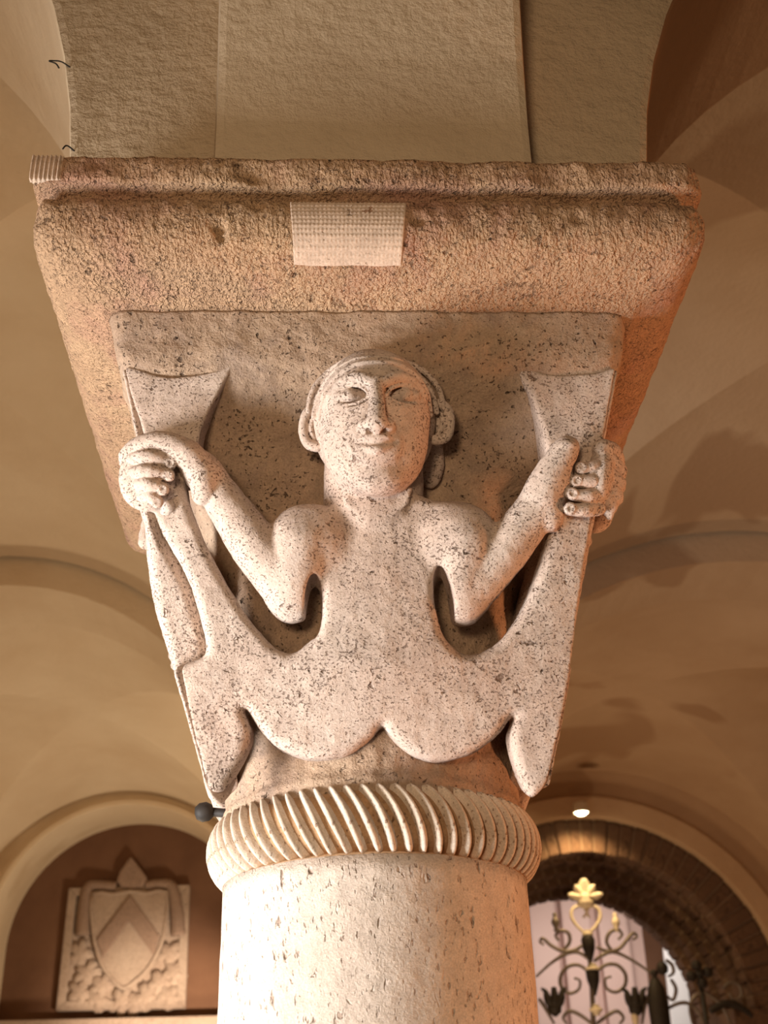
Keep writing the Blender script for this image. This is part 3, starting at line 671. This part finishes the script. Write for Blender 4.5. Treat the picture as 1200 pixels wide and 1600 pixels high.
# hair: parted strands lying round the skull
H = Field()
H.ell((C_SK[0], C_SK[1] + 0.001, C_SK[2] - 0.016), (0.0600, 0.0700, 0.044), 0.002)
H.ell((C_SK[0], C_SK[1] - 0.014, C_SK[2] + 0.014), (0.0475, 0.066, 0.08), 0.002, True)
for k_, pts in ((0.0, [(0.0035,0.3914,0.04),(-0.0151,0.3907,0.04),(-0.0331,0.3817,0.04),(-0.0463,0.3677,0.04),(-0.0517,0.3462,0.04)]), (0.003, [(0.0033,0.399,0.034),(-0.0166,0.3983,0.034),(-0.0384,0.3892,0.034),(-0.0523,0.3725,0.034),(-0.0571,0.3509,0.034)]), (0.008, [(0.0026,0.4083,0.024),(-0.0194,0.4083,0.024),(-0.0438,0.3985,0.024),(-0.0583,0.3796,0.024),(-0.0626,0.3584,0.024)]),
                (0.0, [(0.0035,0.3914,0.04),(0.0198,0.3914,0.04),(0.037,0.3837,0.04),(0.0487,0.3709,0.04),(0.0536,0.3512,0.04)]), (0.003, [(0.0045,0.399,0.034),(0.0227,0.399,0.034),(0.0431,0.3913,0.034),(0.0554,0.3758,0.034),(0.0602,0.356,0.034)]), (0.008, [(0.0063,0.4083,0.024),(0.0265,0.409,0.024),(0.0489,0.4005,0.024),(0.0625,0.383,0.024),(0.0674,0.3623,0.024)])):
    H.chain([(p[0], p[1], max(face_d(p[0], p[1]), 0.014) + 0.001 - k_) for p in pts], [0.0022, 0.0029, 0.0030, 0.0030, 0.0027], 0.0002)
H.ell((0.0568,0.325,-0.038), (0.014, 0.030, 0.009), 0.004)
H.f[:, GT < 0.28, :] = 0.05
hair_me = H.mesh('hair'); rough_mesh(hair_me, 0.0005, 90)
del H

fg = obj('carved_figure', body_me, M['capital'], cap); fg['label'] = 'front figure with parted hair gripping its two upturned tails'
obj('hair', hair_me, M['capital'], fg)['label'] = 'parted strands of hair round the forehead'
for a, lab in ((math.pi / 2, 'twin tails and hands carved on the right face of the capital'), (-math.pi / 2, 'twin tails and hands carved on the left face of the capital')):
    fg = obj('carved_figure', side_me, M['capital'], cap); fg.rotation_euler = (0, 0, a); fg['label'] = lab

# --- rope collar: a torus core with oblique strands laid round it
def torus_pt(th, ph, rr=0.0): 
    # ph from 0 (top) to pi (bottom) over the outside
    return ((0.1315 + (0.030 + rr) * math.sin(ph)) , 0.0335 + (0.0335 + rr) * math.cos(ph))
core = [(0.1475, 0.0)] + [torus_pt(0, math.pi - t, -0.0042) for t in np.linspace(0.12, math.pi - 0.12, 26)] + [(0.135, 0.064)]
collar = obj('rope_collar', lathem('rope_collar', core, 140), M['groove'], cap); collar['label'] = 'ring of oblique rope strands below the figures'
NST = 66
def strand_mesh(seed):
    rnd = random.Random(seed); v = []; f = []
    n = 26; w = 2 * math.pi / NST * 0.5
    prof = [(-1.5, -0.0050), (-1.0, -0.0015), (-0.55, 0.0018), (0.0, 0.0028), (0.55, 0.0020), (1.0, -0.0015), (1.5, -0.0050)]
    j0 = rnd.uniform(-0.05, 0.05)
    for i in range(n + 1):
        t = i / n; ph = 0.42 + (math.pi - 0.50) * t
        tw = 0.23 * (1 - (1 - t) ** 1.7) - 0.14 + j0 * 0.06 * math.sin(t * 5)
        wd = w * (0.36 + 0.10 * math.sin(math.pi * t) ** 0.6)
        for (s, h) in prof:
            fe = min(1.0, 2.6 * math.sin(math.pi * t)); r, z = torus_pt(0, ph, h * fe - 0.0055 * (1 - fe))
            th = -math.pi / 2 + tw + s * wd
            v.append((r * math.cos(th), r * math.sin(th), z))
    m = len(prof)
    for i in range(n):
        for k in range(m - 1):
            f.append((i * m + k, (i + 1) * m + k, (i + 1) * m + k + 1, i * m + k + 1))
    me = mkmesh('strand', v, f, True); me.materials.append(M['rope']); return recalc(me)
sm_ = [strand_mesh(q) for q in range(4)]
for i in range(NST):
    o = obj('strand', sm_[i % 4], None, collar); o.rotation_euler = (0, 0, 2 * math.pi * i / NST)

# --- abacus
ab = empty('stone_abacus', (0, 0, ZC + 0.7537)); tag(ab, 'square pinkish stone abacus with rounded moulding on top of the capital', 'abacus')
PROF = [(0.0, 0.7537), (0.262, 0.7537), (0.266, 0.7565), (0.272, 0.760), (0.284, 0.7635), (0.296, 0.768), (0.307, 0.774), (0.316, 0.782), (0.3225, 0.791), (0.3265, 0.802), (0.328, 0.815), (0.327, 0.828), (0.3235, 0.838), (0.315, 0.8435), (0.311, 0.848), (0.320, 0.8525), (0.3295, 0.854), (0.331, 0.860), (0.3315, 0.874), (0.330, 0.886), (0.325, 0.8895), (0.0, 0.8895)]
PR = [(PROF[0][0], PROF[0][1])]
for (h0, z0), (h1, z1) in zip(PROF[:-1], PROF[1:]):
    st = max(1, int(math.hypot(h1 - h0, z1 - z0) / 0.0035)) if (h0 > 0.2 and h1 > 0.2) else 1
    for q in range(1, st + 1): PR.append((h0 + (h1 - h0) * q / st, z0 + (z1 - z0) * q / st))
PR = [p for p in PR if p[0] > 0]
KNOCKS = [(-0.148, 0.803, 0.006, 0.014), (-0.146, 0.794, 0.004, 0.010), (-0.120, 0.868, 0.016, 0.007), (-0.095, 0.858, 0.02, 0.006), (-0.05, 0.852, 0.02, 0.005), (-0.11, 0.83, 0.007, 0.008), (0.045, 0.81, 0.006, 0.008), (0.05, 0.835, 0.007, 0.007), (0.19, 0.857, 0.02, 0.005), (-0.27, 0.876, 0.008, 0.006), (0.20, 0.815, 0.007, 0.005), (-0.30, 0.835, 0.006, 0.006)]
NA = 4 * 260; V = []; Fc = []
for h, z in PR:
    for k in range(NA):
        q = k / NA * 4; side = int(q); f = q - side
        tt = (f * 2 - 1); tt = math.copysign(1 - (1 - abs(tt)) ** 1.0, tt)
        th = side * math.pi / 2 + math.atan(tt); p = 46
        r = h * (abs(math.cos(th)) ** p + abs(math.sin(th)) ** p) ** (-1 / p)
        x, y = r * math.cos(th), r * math.sin(th)
        w = 0.0 if z < 0.757 else 1.0
        dn = w * (0.0022 * fbm(x * 26, y * 26, z * 26, 3) + 0.0013 * mnoise.noise((x * 120, y * 120, z * 70)))
        # chipped arrises of the top fillet
        if z > 0.85: dn -= 0.010 * max(0, mnoise.noise((x * 17 + 9, y * 17, 1.7)) - 0.12)
        cx_ = max(abs(x), abs(y)); cn = min(abs(x), abs(y))
        if cn > h - 0.03: dn -= w * 0.010 * ((cn - h + 0.03) / 0.03) ** 2 * (0.5 + fbm(x * 40, y * 40, z * 40, 2))
        if y < -0.25 and w:                              # old knocks and weathered holes in the front
            for hx, hz, hr, hd in KNOCKS: dn -= hd * math.exp(-(((x - hx) / hr) ** 2 + ((z - hz) / (hr * 0.75)) ** 2))
        V.append((x * (1 + dn / r), y * (1 + dn / r), z - 0.7537 + 0.3 * dn))
n_ = len(PR)
for i in range(n_ - 1):
    for k in range(NA): Fc.append((i * NA + k, i * NA + (k + 1) % NA, (i + 1) * NA + (k + 1) % NA, (i + 1) * NA + k))
Fc.append(tuple(range(NA - 1, -1, -1))); Fc.append(tuple((n_ - 1) * NA + k for k in range(NA)))
obj('slab', mkmesh('slab', V, Fc, True), M['abacus'], ab)

# pale repair pieces let into the abacus, with rows of punched dots / ribs
def patch_curve(name, u0, u1, z0, z1, slant, dots, parent):
    def prof_h(z):
        for (h0, a), (h1, b) in zip(PROF[2:-2], PROF[3:-1]):
            if a <= z <= b: return h0 + (h1 - h0) * (z - a) / (b - a)
        return 0.3
    nu, nz = 110, 60; v = []; f = []
    for j in range(nz + 1):
        z = z0 + (z1 - z0) * j / nz; h = prof_h(z) + 0.0015
        for i in range(nu + 1):
            t = i / nu; u = (u0 + slant[0] * (1 - j / nz)) * (1 - t) + (u1 - slant[1] * (1 - j / nz)) * t
            if dots: e = 0.0011 * max(0, math.sin(i * 1.55 + 0.6 * math.sin(j * 0.3))) * max(0, math.sin(j * 1.3 + (i % 3) * 0.2))
            else: e = 0.0012 * math.sin(t * math.pi * 14)
            if i in (0, nu) or j in (0, nz): e -= 0.005
            v.append((u, -h - e, z - 0.7537))
    for j in range(nz):
        for i in range(nu):
            q = j * (nu + 1) + i; f.append((q, q + 1, q + nu + 2, q + nu + 1))
    return obj(name, mkmesh(name, v, f, True), M['patch'], parent)
p1 = patch_curve('repair_patch', -0.080, 0.034, 0.772, 0.833, (0.004, 0.006), True, ab); p1['label'] = 'pale rectangular repair patch with rows of punched dots'
p2 = patch_curve('repair_patch', -0.330, -0.300, 0.855, 0.888, (0, 0), False, ab); p2['label'] = 'small ribbed repair patch at the upper left corner'
p2m = p2.data

# ================================================================ things in the background
# --- iron peg stuck in the left of the collar
peg = empty('iron_peg', (-0.168, 0.0, ZC + 0.330)); tag(peg, 'small black iron peg sticking out left of the rope collar', 'peg')
obj('pin', tubem('pin', [(0.040, 0, -0.004), (0.006, 0, 0.0)], 0.0045, 10), M['iron'], peg)
hd = lathem('knob', [(0.001, -0.010), (0.006, -0.009), (0.0095, -0.004), (0.0095, 0.003), (0.006, 0.008), (0.001, 0.009)], 16)
kb = obj('knob', hd, M['iron'], peg); kb.rotation_euler = (0, math.radians(80), 0)

# --- coat of arms plaque in the dark niche
YP = YW + 0.40                                     # face of the niche's back wall
pq = empty('coat_of_arms_plaque', (LCX, YP, 2.4)); tag(pq, 'carved stone plaque with a shield and chevron in the dark arched niche', 'plaque')
def pprism(name, pts, depth, back, mat, parent=pq, bw=0.006, org=None):
    ox, oz = (pq.location.x, pq.location.z)
    return obj(name, prismm(name, [(x - ox, z - oz) for x, z in pts], -depth, -back, bw), mat, parent)
PLQ = [(-1.602,3.16),(-0.88,3.166),(-0.871,2.47),(-1.608,2.472)]
pprism('slab', PLQ, 0.03, 0.0, M['plaque'])
def inset(P, d):
    c = (sum(p[0] for p in P) / 4, sum(p[1] for p in P) / 4)
    return [(p[0] + math.copysign(d, c[0] - p[0]), p[1] + math.copysign(d, c[1] - p[1])) for p in P]
I1 = inset(PLQ, 0.05)
for i in range(4):
    pprism('frame_strip', [PLQ[i], PLQ[(i + 1) % 4], I1[(i + 1) % 4], I1[i]], 0.055, 0.025, M['plaque'])
SH = [(-1.455,3.118),(-1.333,3.112),(-1.231,3.128),(-1.127,3.115),(-1.012,3.121),(-1.012,2.92),(-1.032,2.812),(-1.088,2.698),(-1.157,2.629),(-1.231,2.582),(-1.302,2.639),(-1.368,2.718),(-1.411,2.827),(-1.44,2.947)]
sh = pprism('shield', SH, 0.075, 0.02, M['plaque'])
rimp = [(x - LCX, -0.074, z - 2.4) for x, z in SH]
obj('shield_rim', tubem('shield_rim', smoothpath(rimp, 2, True) + [Vector(rimp[0])], 0.012, 8), M['plaque'], sh)
CH = [(-1.225,3.103),(-1.039,2.868),(-1.066,2.757),(-1.225,2.956),(-1.359,2.753),(-1.404,2.85)]
pprism('chevron', CH, 0.092, 0.06, M['chev'], sh)
ORN = [(-1.322,3.192),(-1.304,3.252),(-1.245,3.343),(-1.173,3.258),(-1.131,3.204),(-1.158,3.151),(-1.226,3.137),(-1.289,3.154)]
pprism('mitre_ornament', ORN, 0.07, 0.0, M['chev'], pq, 0.02)
for pts in ([(-1.32,3.162),(-1.443,3.172),(-1.487,3.15),(-1.496,3.038),(-1.493,2.884)], [(-1.144,3.166),(-1.029,3.172),(-0.982,3.14),(-0.948,3.009),(-0.933,2.873)]):
    path = smoothpath([(x - LCX, -0.045, z - 2.4) for x, z in pts], 6)
    obj('ribbon', tubem('ribbon', path, [0.030 + 0.018 * i / len(path) for i in range(len(path))], 8), M['chev'], pq)
def leafm(name, seed):
    rnd = random.Random(seed); n = 40; pts = []
    for i in range(n):
        a = 2 * math.pi * i / n
        r = 0.075 * (0.62 + 0.38 * abs(math.cos(2.5 * a)) ** 0.7) * (1 + 0.1 * rnd.uniform(-1, 1))
        pts.append((r * math.cos(a), 1.25 * r * math.sin(a)))
    v = [(0, -0.035, 0)] + [(x * 0.6, -0.028, z * 0.6) for x, z in pts] + [(x, -0.008, z) for x, z in pts] + [(x, 0.01, z) for x, z in pts]
    f = []
    for i in range(n):
        j = (i + 1) % n
        f += [(0, 1 + i, 1 + j), (1 + i, 1 + n + i, 1 + n + j, 1 + j), (1 + n + i, 1 + 2 * n + i, 1 + 2 * n + j, 1 + n + j)]
    return recalc(mkmesh(name, v, f, True))
lm = [leafm('leaf', q) for q in range(3)]
for m_ in lm: m_.materials.append(M['plaque'])
for i, (x, z) in enumerate([(-1.504,2.785),(-1.453,2.678),(-1.483,2.566),(-1.366,2.606),(-1.381,2.529),(-1.241,2.519),(-0.977,2.775),(-0.948,2.667),(-1.027,2.616),(-0.971,2.541),(-1.103,2.544),(-1.159,2.504)]):
    o = obj('leaf', lm[i % 3], None, pq, (x - LCX, -0.03, z - 2.4)); o.rotation_euler = (0, i * 1.3, 0)
lg = [(-1.691,2.425),(-0.661,2.416)]
tag(obj('trim_12', boxm('trim_12', LCX - LR + 0.003, LCX + LR - 0.003, YP - 0.16, YP - 0.002, lg[1][1] - 0.12, lg[1][1], 0.01), M['plaque']), 'grey stone ledge below the coat of arms', kind='structure')

# --- recessed lamp under the right arch
lx, lz = (1.426,3.422)
lampY = -1.21158 + 6.98
lp = empty('ceiling_spotlight', (lx, lampY, lz)); tag(lp, 'small round glowing spotlight under the plaster ring above the brick arch', 'lamp')
obj('housing', lathem('housing', [(0.028, 0.05), (0.040, 0.045), (0.046, 0.0), (0.052, -0.012), (0.040, -0.012), (0.036, 0.004)], 24), M['lampmetal'], lp)
obj('bulb', lathem('bulb', [(0.002, -0.028), (0.020, -0.024), (0.034, -0.012), (0.040, 0.0)], 20), M['glow'], lp)
light('ceiling_spotlight_beam', 'SPOT', (lx, lampY - 0.01, lz - 0.03), (lx + 0.0, lampY + 0.24, lz - 0.5), 42, (1.0, 0.68, 0.32), 0.03, spot=math.radians(120), blend=0.8)

# --- wrought iron gate
YG = 7.17; gy = -1.21158 + YG
gx0, gz0 = (1.377,2.294)
gate = empty('iron_gate', (gx0, gy, 0)); tag(gate, 'wrought iron gate with scrolls, tulip cups and a gilt leaf finial under the brick arch', 'gate')
def gp(pts, dy=0.0): return [(x - gx0, dy, z) for x, z in pts]
def scroll(name, pts, r=0.011, mat='greyiron', sub=6, dy=0.0, taper=True):
    P = smoothpath(gp(pts, dy), sub); n = len(P)
    rr = [r * (0.65 + 0.35 * math.sin(math.pi * min(1, 0.15 + i / n))) if taper else r for i in range(n)]
    return obj(name, tubem(name, P, rr, 7), M[mat], gate)
obj('stem', tubem('stem', gp([(gx0 + 0.03, 0.05)] + [(1.409,2.293),(1.423,2.492),(1.428,2.662),(1.427,2.759)]), 0.014, 8), M['greyiron'], gate)
scroll('heart_scroll', [(1.424,2.766),(1.374,2.812),(1.346,2.866),(1.362,2.912),(1.408,2.922),(1.434,2.889),(1.412,2.858)], 0.010, 'gilt')
scroll('heart_scroll', [(1.428,2.766),(1.481,2.81),(1.513,2.863),(1.503,2.909),(1.463,2.921),(1.438,2.889),(1.449,2.857)], 0.010, 'gilt')
def bud(name, px, h, w, mat, prof=None, sub=None):
    x, z = px
    prof = prof or [(0.15, -0.5), (0.7, -0.42), (0.45, -0.3), (0.9, -0.1), (1.0, 0.05), (0.6, 0.22), (0.4, 0.27), (0.62, 0.36), (0.35, 0.47), (0.05, 0.5)]
    me = lathem(name, [(r * w, q * h) for r, q in prof], 12); return obj(name, me, M[mat], gate, (x - gx0, 0, z))
# gilt palmette finial: five lobes and a ball
fx, fz = (1.435,2.971)
fin = obj('finial', lathem('finial', [(0.01, -0.06), (0.035, -0.05), (0.05, -0.03), (0.03, -0.005), (0.04, 0.01), (0.01, 0.03)], 14), M['gilt'], gate, (fx - gx0, 0, fz))
def lobe(L, w, th):
    v = []; f = []; n = 8
    for i in range(n + 1):
        t = i / n; ww = w * math.sin(math.pi * (0.12 + 0.80 * t)) ** 0.8
        for s, d in ((-1, 0.0), (-0.5, -th), (0, -th * 1.4), (0.5, -th), (1, 0.0), (0, th)): v.append((s * ww, d - 0.02 * t * t, L * t))
    for i in range(n):
        for q in range(6): f.append((i * 6 + q, i * 6 + (q + 1) % 6, (i + 1) * 6 + (q + 1) % 6, (i + 1) * 6 + q))
    f += [tuple(range(6)), tuple(n * 6 + q for q in range(6))]
    return recalc(mkmesh('lobe', v, f, True))
for a, L, w in ((0, 0.10, 0.042), (-0.75, 0.085, 0.03), (0.75, 0.085, 0.03), (-1.45, 0.10, 0.024), (1.45, 0.10, 0.024)):
    o = obj('lobe', lobe(L, w, 0.014), M['gilt'], fin, (0, 0, 0.0)); o.rotation_euler = (0, a, 0)
bud('collar', (1.428,2.766), 0.05, 0.035, 'gilt'); bud('collar', (1.437,2.579), 0.06, 0.045, 'gilt'); bud('collar', (1.431,2.365), 0.06, 0.04, 'gilt')
for c in ((1.427,2.689), (1.434,2.519)): bud('stem_leaf', c, 0.16, 0.04, 'iron', [(0.2, -0.5), (0.5, -0.3), (0.9, 0.0), (1.0, 0.3), (0.6, 0.5)])
bud('twisted_bud', (1.251,2.836), 0.11, 0.024, 'greyiron'); bud('twisted_bud', (1.598,2.829), 0.11, 0.024, 'gilt')
for pts in ([(1.4,2.711),(1.346,2.684),(1.28,2.679),(1.217,2.708),(1.17,2.75),(1.153,2.73),(1.174,2.715)], [(1.28,2.679),(1.321,2.726),(1.319,2.775),(1.276,2.79),(1.244,2.763),(1.263,2.734)],
            [(1.472,2.695),(1.535,2.673),(1.602,2.686),(1.652,2.733),(1.693,2.768),(1.709,2.746),(1.682,2.733)], [(1.557,2.673),(1.533,2.722),(1.554,2.77),(1.6,2.79),(1.626,2.762),(1.601,2.735)],
            [(1.427,2.627),(1.366,2.67),(1.297,2.664),(1.208,2.618),(1.115,2.546)], [(1.449,2.62),(1.503,2.653),(1.571,2.666),(1.674,2.616),(1.79,2.531)],
            [(1.42,2.559),(1.363,2.601),(1.301,2.596),(1.253,2.549),(1.25,2.489),(1.294,2.454),(1.346,2.473),(1.358,2.52),(1.327,2.534)], [(1.449,2.559),(1.512,2.598),(1.577,2.597),(1.618,2.548),(1.607,2.488),(1.553,2.455),(1.505,2.477),(1.503,2.524),(1.537,2.537)],
            [(1.405,2.293),(1.336,2.344),(1.284,2.362),(1.245,2.33),(1.263,2.297)], [(1.426,2.293),(1.496,2.337),(1.548,2.356),(1.58,2.322),(1.554,2.29)],
            [(1.119,2.431),(1.15,2.381),(1.193,2.298)], [(1.756,2.468),(1.709,2.385),(1.679,2.287)],
            [(1.872,2.516),(1.894,2.465),(1.871,2.408),(1.838,2.429)], [(1.84,2.366),(1.897,2.388),(1.951,2.387),(1.999,2.346),(2.024,2.279)], [(1.857,2.619),(1.89,2.591),(1.891,2.55),(1.859,2.53)],
            [(2.05,2.445),(1.992,2.419),(1.958,2.363),(1.96,2.281)], [(2.05,2.445),(2.122,2.393),(2.158,2.326),(2.167,2.276)], [(2.161,2.459),(2.203,2.492),(2.255,2.474),(2.257,2.42),(2.21,2.401),(2.194,2.435)]):
    scroll('scroll', pts)
def cup(c, w, h):
    x, z = c; o = obj('tulip_cup', lathem('tulip_cup', [(0.15 * w, -0.5 * h), (0.7 * w, -0.35 * h), (0.85 * w, 0.0), (0.6 * w, 0.05 * h)], 12), M['iron'], gate, (x - gx0, 0, z))
    for a in (-1, 0, 1):
        me = tubem('petal', smoothpath([(a * 0.4 * w, -0.01, -0.1 * h), (a * 0.75 * w, -0.02, 0.15 * h), (a * 0.9 * w, -0.02, 0.36 * h), (a * 1.35 * w, -0.02, 0.48 * h)] if a else [(0, -0.02, -0.1 * h), (0, -0.03, 0.2 * h), (0, -0.03, 0.5 * h)], 4), [0.022, 0.024, 0.026, 0.024, 0.022, 0.02, 0.018, 0.016, 0.014, 0.012, 0.010, 0.008, 0.006][:13 if a else 9], 7)
        obj('petal', me, M['iron'], o)
cup((1.203,2.41), 0.052, 0.15); cup((1.654,2.4), 0.052, 0.15)
bud('baluster', (1.644,2.321), 0.16, 0.022, 'gilt')
# dark urn-shaped standard and the quatrefoil one to its right
bud('standard', (1.782,2.39), 0.36, 0.058, 'iron', [(0.6, -0.5), (0.95, -0.3), (1.0, 0.0), (0.85, 0.22), (0.45, 0.34), (0.22, 0.40), (0.4, 0.43), (0.4, 0.47), (0.1, 0.5)])
bud('standard_knob', (1.833,2.578), 0.075, 0.034, 'iron', [(0.3, -0.5), (0.9, -0.3), (1, 0), (0.75, 0.3), (0.1, 0.5)])
qx, qz = (2.039,2.54)
q4 = bud('quatrefoil', (qx, qz), 0.05, 0.035, 'iron')
for a in range(4):
    o = obj('foil', lathem('foil', [(0.005, -0.030), (0.026, -0.02), (0.032, 0.0), (0.024, 0.02), (0.005, 0.028)], 12), M['iron'], q4, (0.048 * math.cos(a * math.pi / 2 + 0.2), 0, 0.048 * math.sin(a * math.pi / 2 + 0.2)))
obj('stem', tubem('stem', gp([(qx, 0.05), (qx, qz)]), 0.013, 8), M['iron'], gate)
obj('stem', tubem('stem', gp([((1.768,2.285)[0], 0.05), (1.768,2.285)]), 0.02, 8), M['iron'], gate)
scroll('leaf_scroll', [(2.07,2.344),(2.167,2.382),(2.252,2.354),(2.303,2.313)], 0.022, 'iron')
obj('bottom_rail', boxm('bottom_rail', -0.70, 0.75, -0.015, 0.015, 0.03, 0.07, 0.004), M['iron'], gate)

# --- beyond the gate: pale pilasters on the lit pink wall and a white door leaf
for a, b in (((838,1400),(882,1600)), ((890,1390),(938,1600)), ((948,1390),(1005,1600))):
    pass
pil = [[(1.441,2.523),(1.643,2.519)], [(1.684,2.518),(1.9,2.513)], [(1.956,2.512),(2.177,2.507)]]
for i, ((xa, za), (xb, zb)) in enumerate(pil):
    o = tag(obj('trim_%d' % (13 + i), boxm('trim', xa, xb, YW + 2.10, YW + 2.2, 0, 3.5, 0.02), M['pink']), 'pale pink pilaster strip on the passage wall, %s from the column' % ('first', 'second', 'third')[i], kind='structure')
wp = [(2.318,3.049),(2.451,2.925),(2.411,2.417),(2.279,2.42)]
wpn = empty('white_door_leaf', (wp[3][0], -1.21158 + 8.9, 0)); tag(wpn, 'bright white slanting door leaf standing open behind the gate', 'door')
zlow = 0.02
obj('leaf_panel', prismm('leaf_panel', [(wp[0][0] - wp[3][0], wp[0][1]), (wp[1][0] - wp[3][0], wp[1][1]), (wp[2][0] - wp[3][0] + 0.02, zlow), (wp[3][0] - wp[3][0] - 0.03, zlow)], 0, 0.04, 0.004), M['white'], wpn)
light('passage_daylight', 'AREA', (RCX + 0.35, YW + 1.0, 3.2), (RCX + 0.2, YW + 1.9, 1.7), 19, (1.0, 0.88, 0.80), 0.8)
light('niche_fill_spot', 'SPOT', (-0.45, YW - 1.1, 1.9), (-0.95, YW + 0.4, 2.30), 240, (1.0, 0.80, 0.62), 0.03, spot=math.radians(48), blend=0.8)  # added spot; its cone edge stands in for the shadow in the niche

# --- bits of wire left in the edge of the left pier strip
for i, (x, z) in enumerate(((-0.341, ZC + 1.115), (-0.3225, ZC + 0.985))):
    w = tag(obj('iron_wire', tubem('iron_wire', smoothpath([(0.012, 0.01, 0), (0.0, 0, 0.002), (-0.010, 0, 0.004), (-0.014, -0.002, 0.001), (-0.006, -0.003, -0.004), (-0.002, -0.002, -0.010)] if i == 0 else [(0.010, 0.01, 0), (0.0, 0, 0.003), (-0.004, -0.002, -0.004)], 4), 0.0009, 6), M['iron'], None, (x, -0.245, z)), ('upper bent black wire sticking out of the left pier edge', 'lower short black wire sticking out of the left pier edge')[i], 'wire')

# --- plain column of the next row, standing straight behind the carved one
pc = lathem('trim_16', [(0.19, 0), (0.19, 0.16), (0.165, 0.24), (0.155, 0.30), (0.147, Z0), (0.165, Z0 + 0.03), (0.15, Z0 + 0.06), (0.17, Z0 + 0.2), (0.25, ZS - 0.20), (0.27, ZS - 0.14), (0.30, ZS - 0.13), (0.30, ZS - 0.06)], 48)
tag(obj('trim_16', pc, M['shaft'], None, (0, YB, 0)), 'plain round column of the next row behind the carved one', kind='structure')
